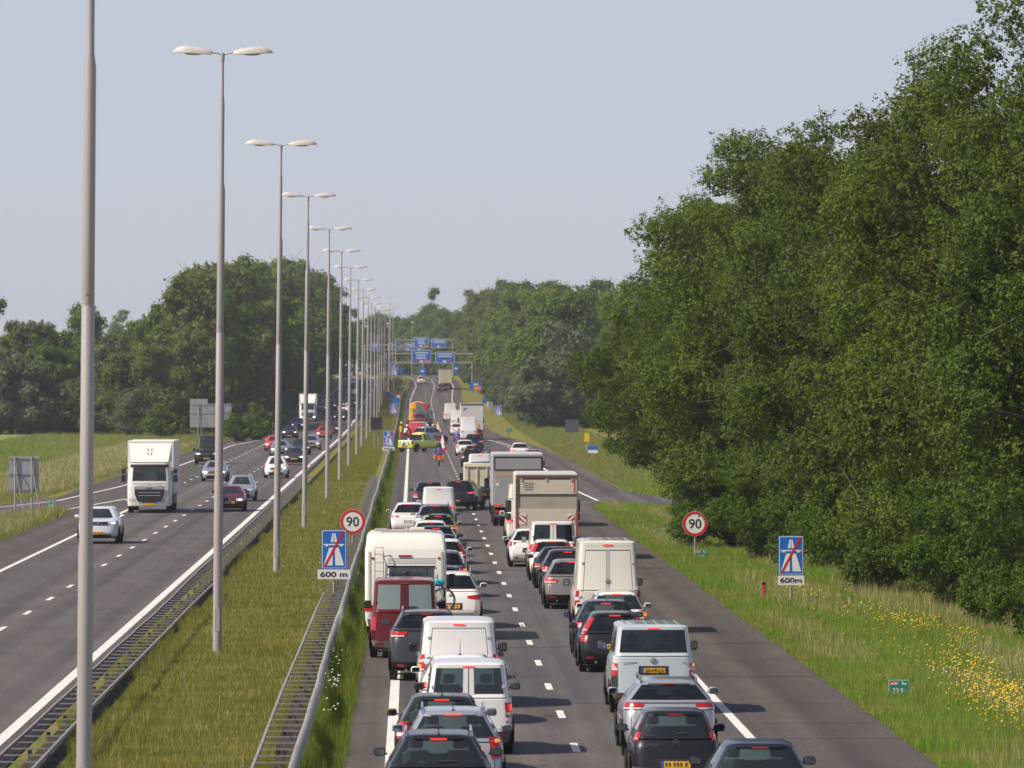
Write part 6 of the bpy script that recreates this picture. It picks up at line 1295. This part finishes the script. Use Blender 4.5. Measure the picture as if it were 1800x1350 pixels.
def rowspec(path, step, jit, hs, rows=1, dx=7, kinds=(0, 1, 2, 3), sx=1, dy=0):
    out = []
    for rw in range(rows):
        for (x0, y0), (x1, y1) in zip(path[:-1], path[1:]):
            n = max(1, int(math.hypot(x1 - x0, y1 - y0) / step))
            for i in range(n):
                t = (i + .5 * (rw % 2)) / n; out.append((x0 + (x1 - x0) * t + sx * rw * dx + rt.uniform(-jit, jit), y0 + (y1 - y0) * t + rw * dy + rt.uniform(-jit, jit), rt.choice(kinds), rt.uniform(*hs)))
    return out
# the wood to the right of the bend
sp = rowspec([(21, 835), (23, 930), (22, 1040), (20, 1150), (19, 1260), (18, 1350), (15, 1450)], 15, 2.5, (18, 21.5), 2, 9) + rowspec([(16.5, 830), (17.5, 930), (17, 1040), (14.5, 1150), (13, 1250)], 10, 1.2, (4, 7.5), kinds=(4, 2, 3))
sp += [(20.5, 815, 4, 12.5), (27, 812, 2, 15), (34, 820, 2, 16), (23, 818, 4, 11), (40, 850, 0, 19), (33, 880, 1, 19.5), (46, 890, 0, 18), (55, 900, 1, 17), (18.5, 822, 4, 6.5), (29, 800, 4, 7), (37, 806, 4, 8)]
wood(sp, 'woodland_tree', '%s tree from the left in the wood right of the bend', 'wood on the right')
# the tall group along the oncoming carriageway
sp = rowspec([(-28.0, 785), (-27, 850)], 11, 1.4, (20.5, 22.5)) + rowspec([(-27, 850), (-25, 950), (-23, 1060), (-21.5, 1180), (-22, 1300)], 13, 1.6, (23, 26)) + rowspec([(-34, 790), (-33, 860)], 12, 1.4, (15, 18)) + rowspec([(-33, 870), (-31, 950), (-29, 1060)], 13, 1.6, (20, 23.5)) + rowspec([(-24, 765), (-22.5, 860), (-21.5, 960), (-20.5, 1080)], 9, 1.0, (3.5, 6), kinds=(4, 3))
sp = [q for q in sp if not (856 < q[1] < 892 and q[3] > 9)]
sp += [(-31, 742, 2, 12), (-27.5, 752, 2, 14), (-35, 745, 2, 11), (-36, 790, 1, 14.5), (-33, 800, 3, 16.5), (-38.5, 800, 0, 14), (-25.5, 770, 0, 13), (-37, 748, 4, 6), (-33.5, 738, 4, 5), (-24, 800, 3, 16)]
wood(sp, 'roadside_tree', '%s tree from the left in the tall group along the oncoming carriageway', 'tall trees along the oncoming carriageway')
# the lower wood beyond the field
sp = rowspec([(-95, 760), (-75, 765), (-55, 762), (-40, 775)], 6.0, 1.6, (11, 13.5), 2, 0, (1, 2, 3, 0), dy=14) + rowspec([(-90, 800), (-66, 806), (-40, 815)], 5.0, 1.6, (15.5, 17.8), 1, 0, (0, 3, 2))
sp += rowspec([(-95, 752), (-37, 752)], 4.5, 1.0, (3.5, 6.5), kinds=(4, 3)) + [(-49, 752, 4, 9.5), (-54, 753, 4, 8), (-45.5, 752, 4, 6.5), (-41, 757, 4, 6)]
wood(sp, 'field_edge_tree', '%s tree from the left in the lower wood beyond the field', 'wood beyond the field')
b = make_tree(41, 13, 2.6, 5.0, 34, 5000, .2, LEAF[4], pr=(.2, .4), bark=BIRCH); plant(b, 'birch_tree', PX(190, 748), 748, 1., .4, 'slim birch with a pale bare trunk before the left wood', 'tree')
# trees closing the view ahead
sp = rowspec([(-75, 1560), (-50, 1600), (-25, 1650), (0, 1640), (16, 1560), (30, 1480)], 11, 3, (14, 18.5), 2, 0, dy=45) + [(PX(762, 1640), 1630, 3, 23.5), (PX(752, 1680), 1660, 3, 19), (PX(700, 1690), 1690, 0, 18)]
wood(sp, 'distant_tree', '%s tree from the left in the wood closing the view ahead', 'wood ahead')
# shrubs on the bank by the oncoming road
SHR = make_tree(51, 2.2, 1.6, .0, 30, 4000, .10, LEAF[3], pr=(.22, .4), topw=.8)
for X, Y, s, lb in ((PX(455, 735), 735, 1.6, 'shrub at the foot of the tall trees by the oncoming road'), (PX(445, 690), 690, 1.2, 'shrub on the bank by the green marker'), (PX(415, 675), 675, 1.3, 'shrub under the large stepped sign back'), (PX(470, 800), 800, 1.5, 'far shrub on the oncoming verge'), (PX(285, 715), 715, 1.6, 'dark shrub at the field corner')):
    plant(SHR, 'shrub', X, Y, s, rt.uniform(0, 6), lb, 'shrub')
# ------------------------------------------------------------------ summer haze over the whole valley
hm = bpy.data.materials.new('haze_air'); hm.use_nodes = True; hn = hm.node_tree; hn.nodes.clear()
ho = hn.nodes.new('ShaderNodeOutputMaterial'); hv = hn.nodes.new('ShaderNodeVolumePrincipled')
hv.inputs['Color'].default_value = (.90, .94, 1.0, 1); hv.inputs['Density'].default_value = .00011; hv.inputs['Anisotropy'].default_value = .25
hn.links.new(hv.outputs[0], ho.inputs['Volume'])
tag(MB().box(-400, 400, -60, 2000, -1.5, 34).build('haze', hm), 'thin pale summer haze over the road', 'haze', kind='stuff')
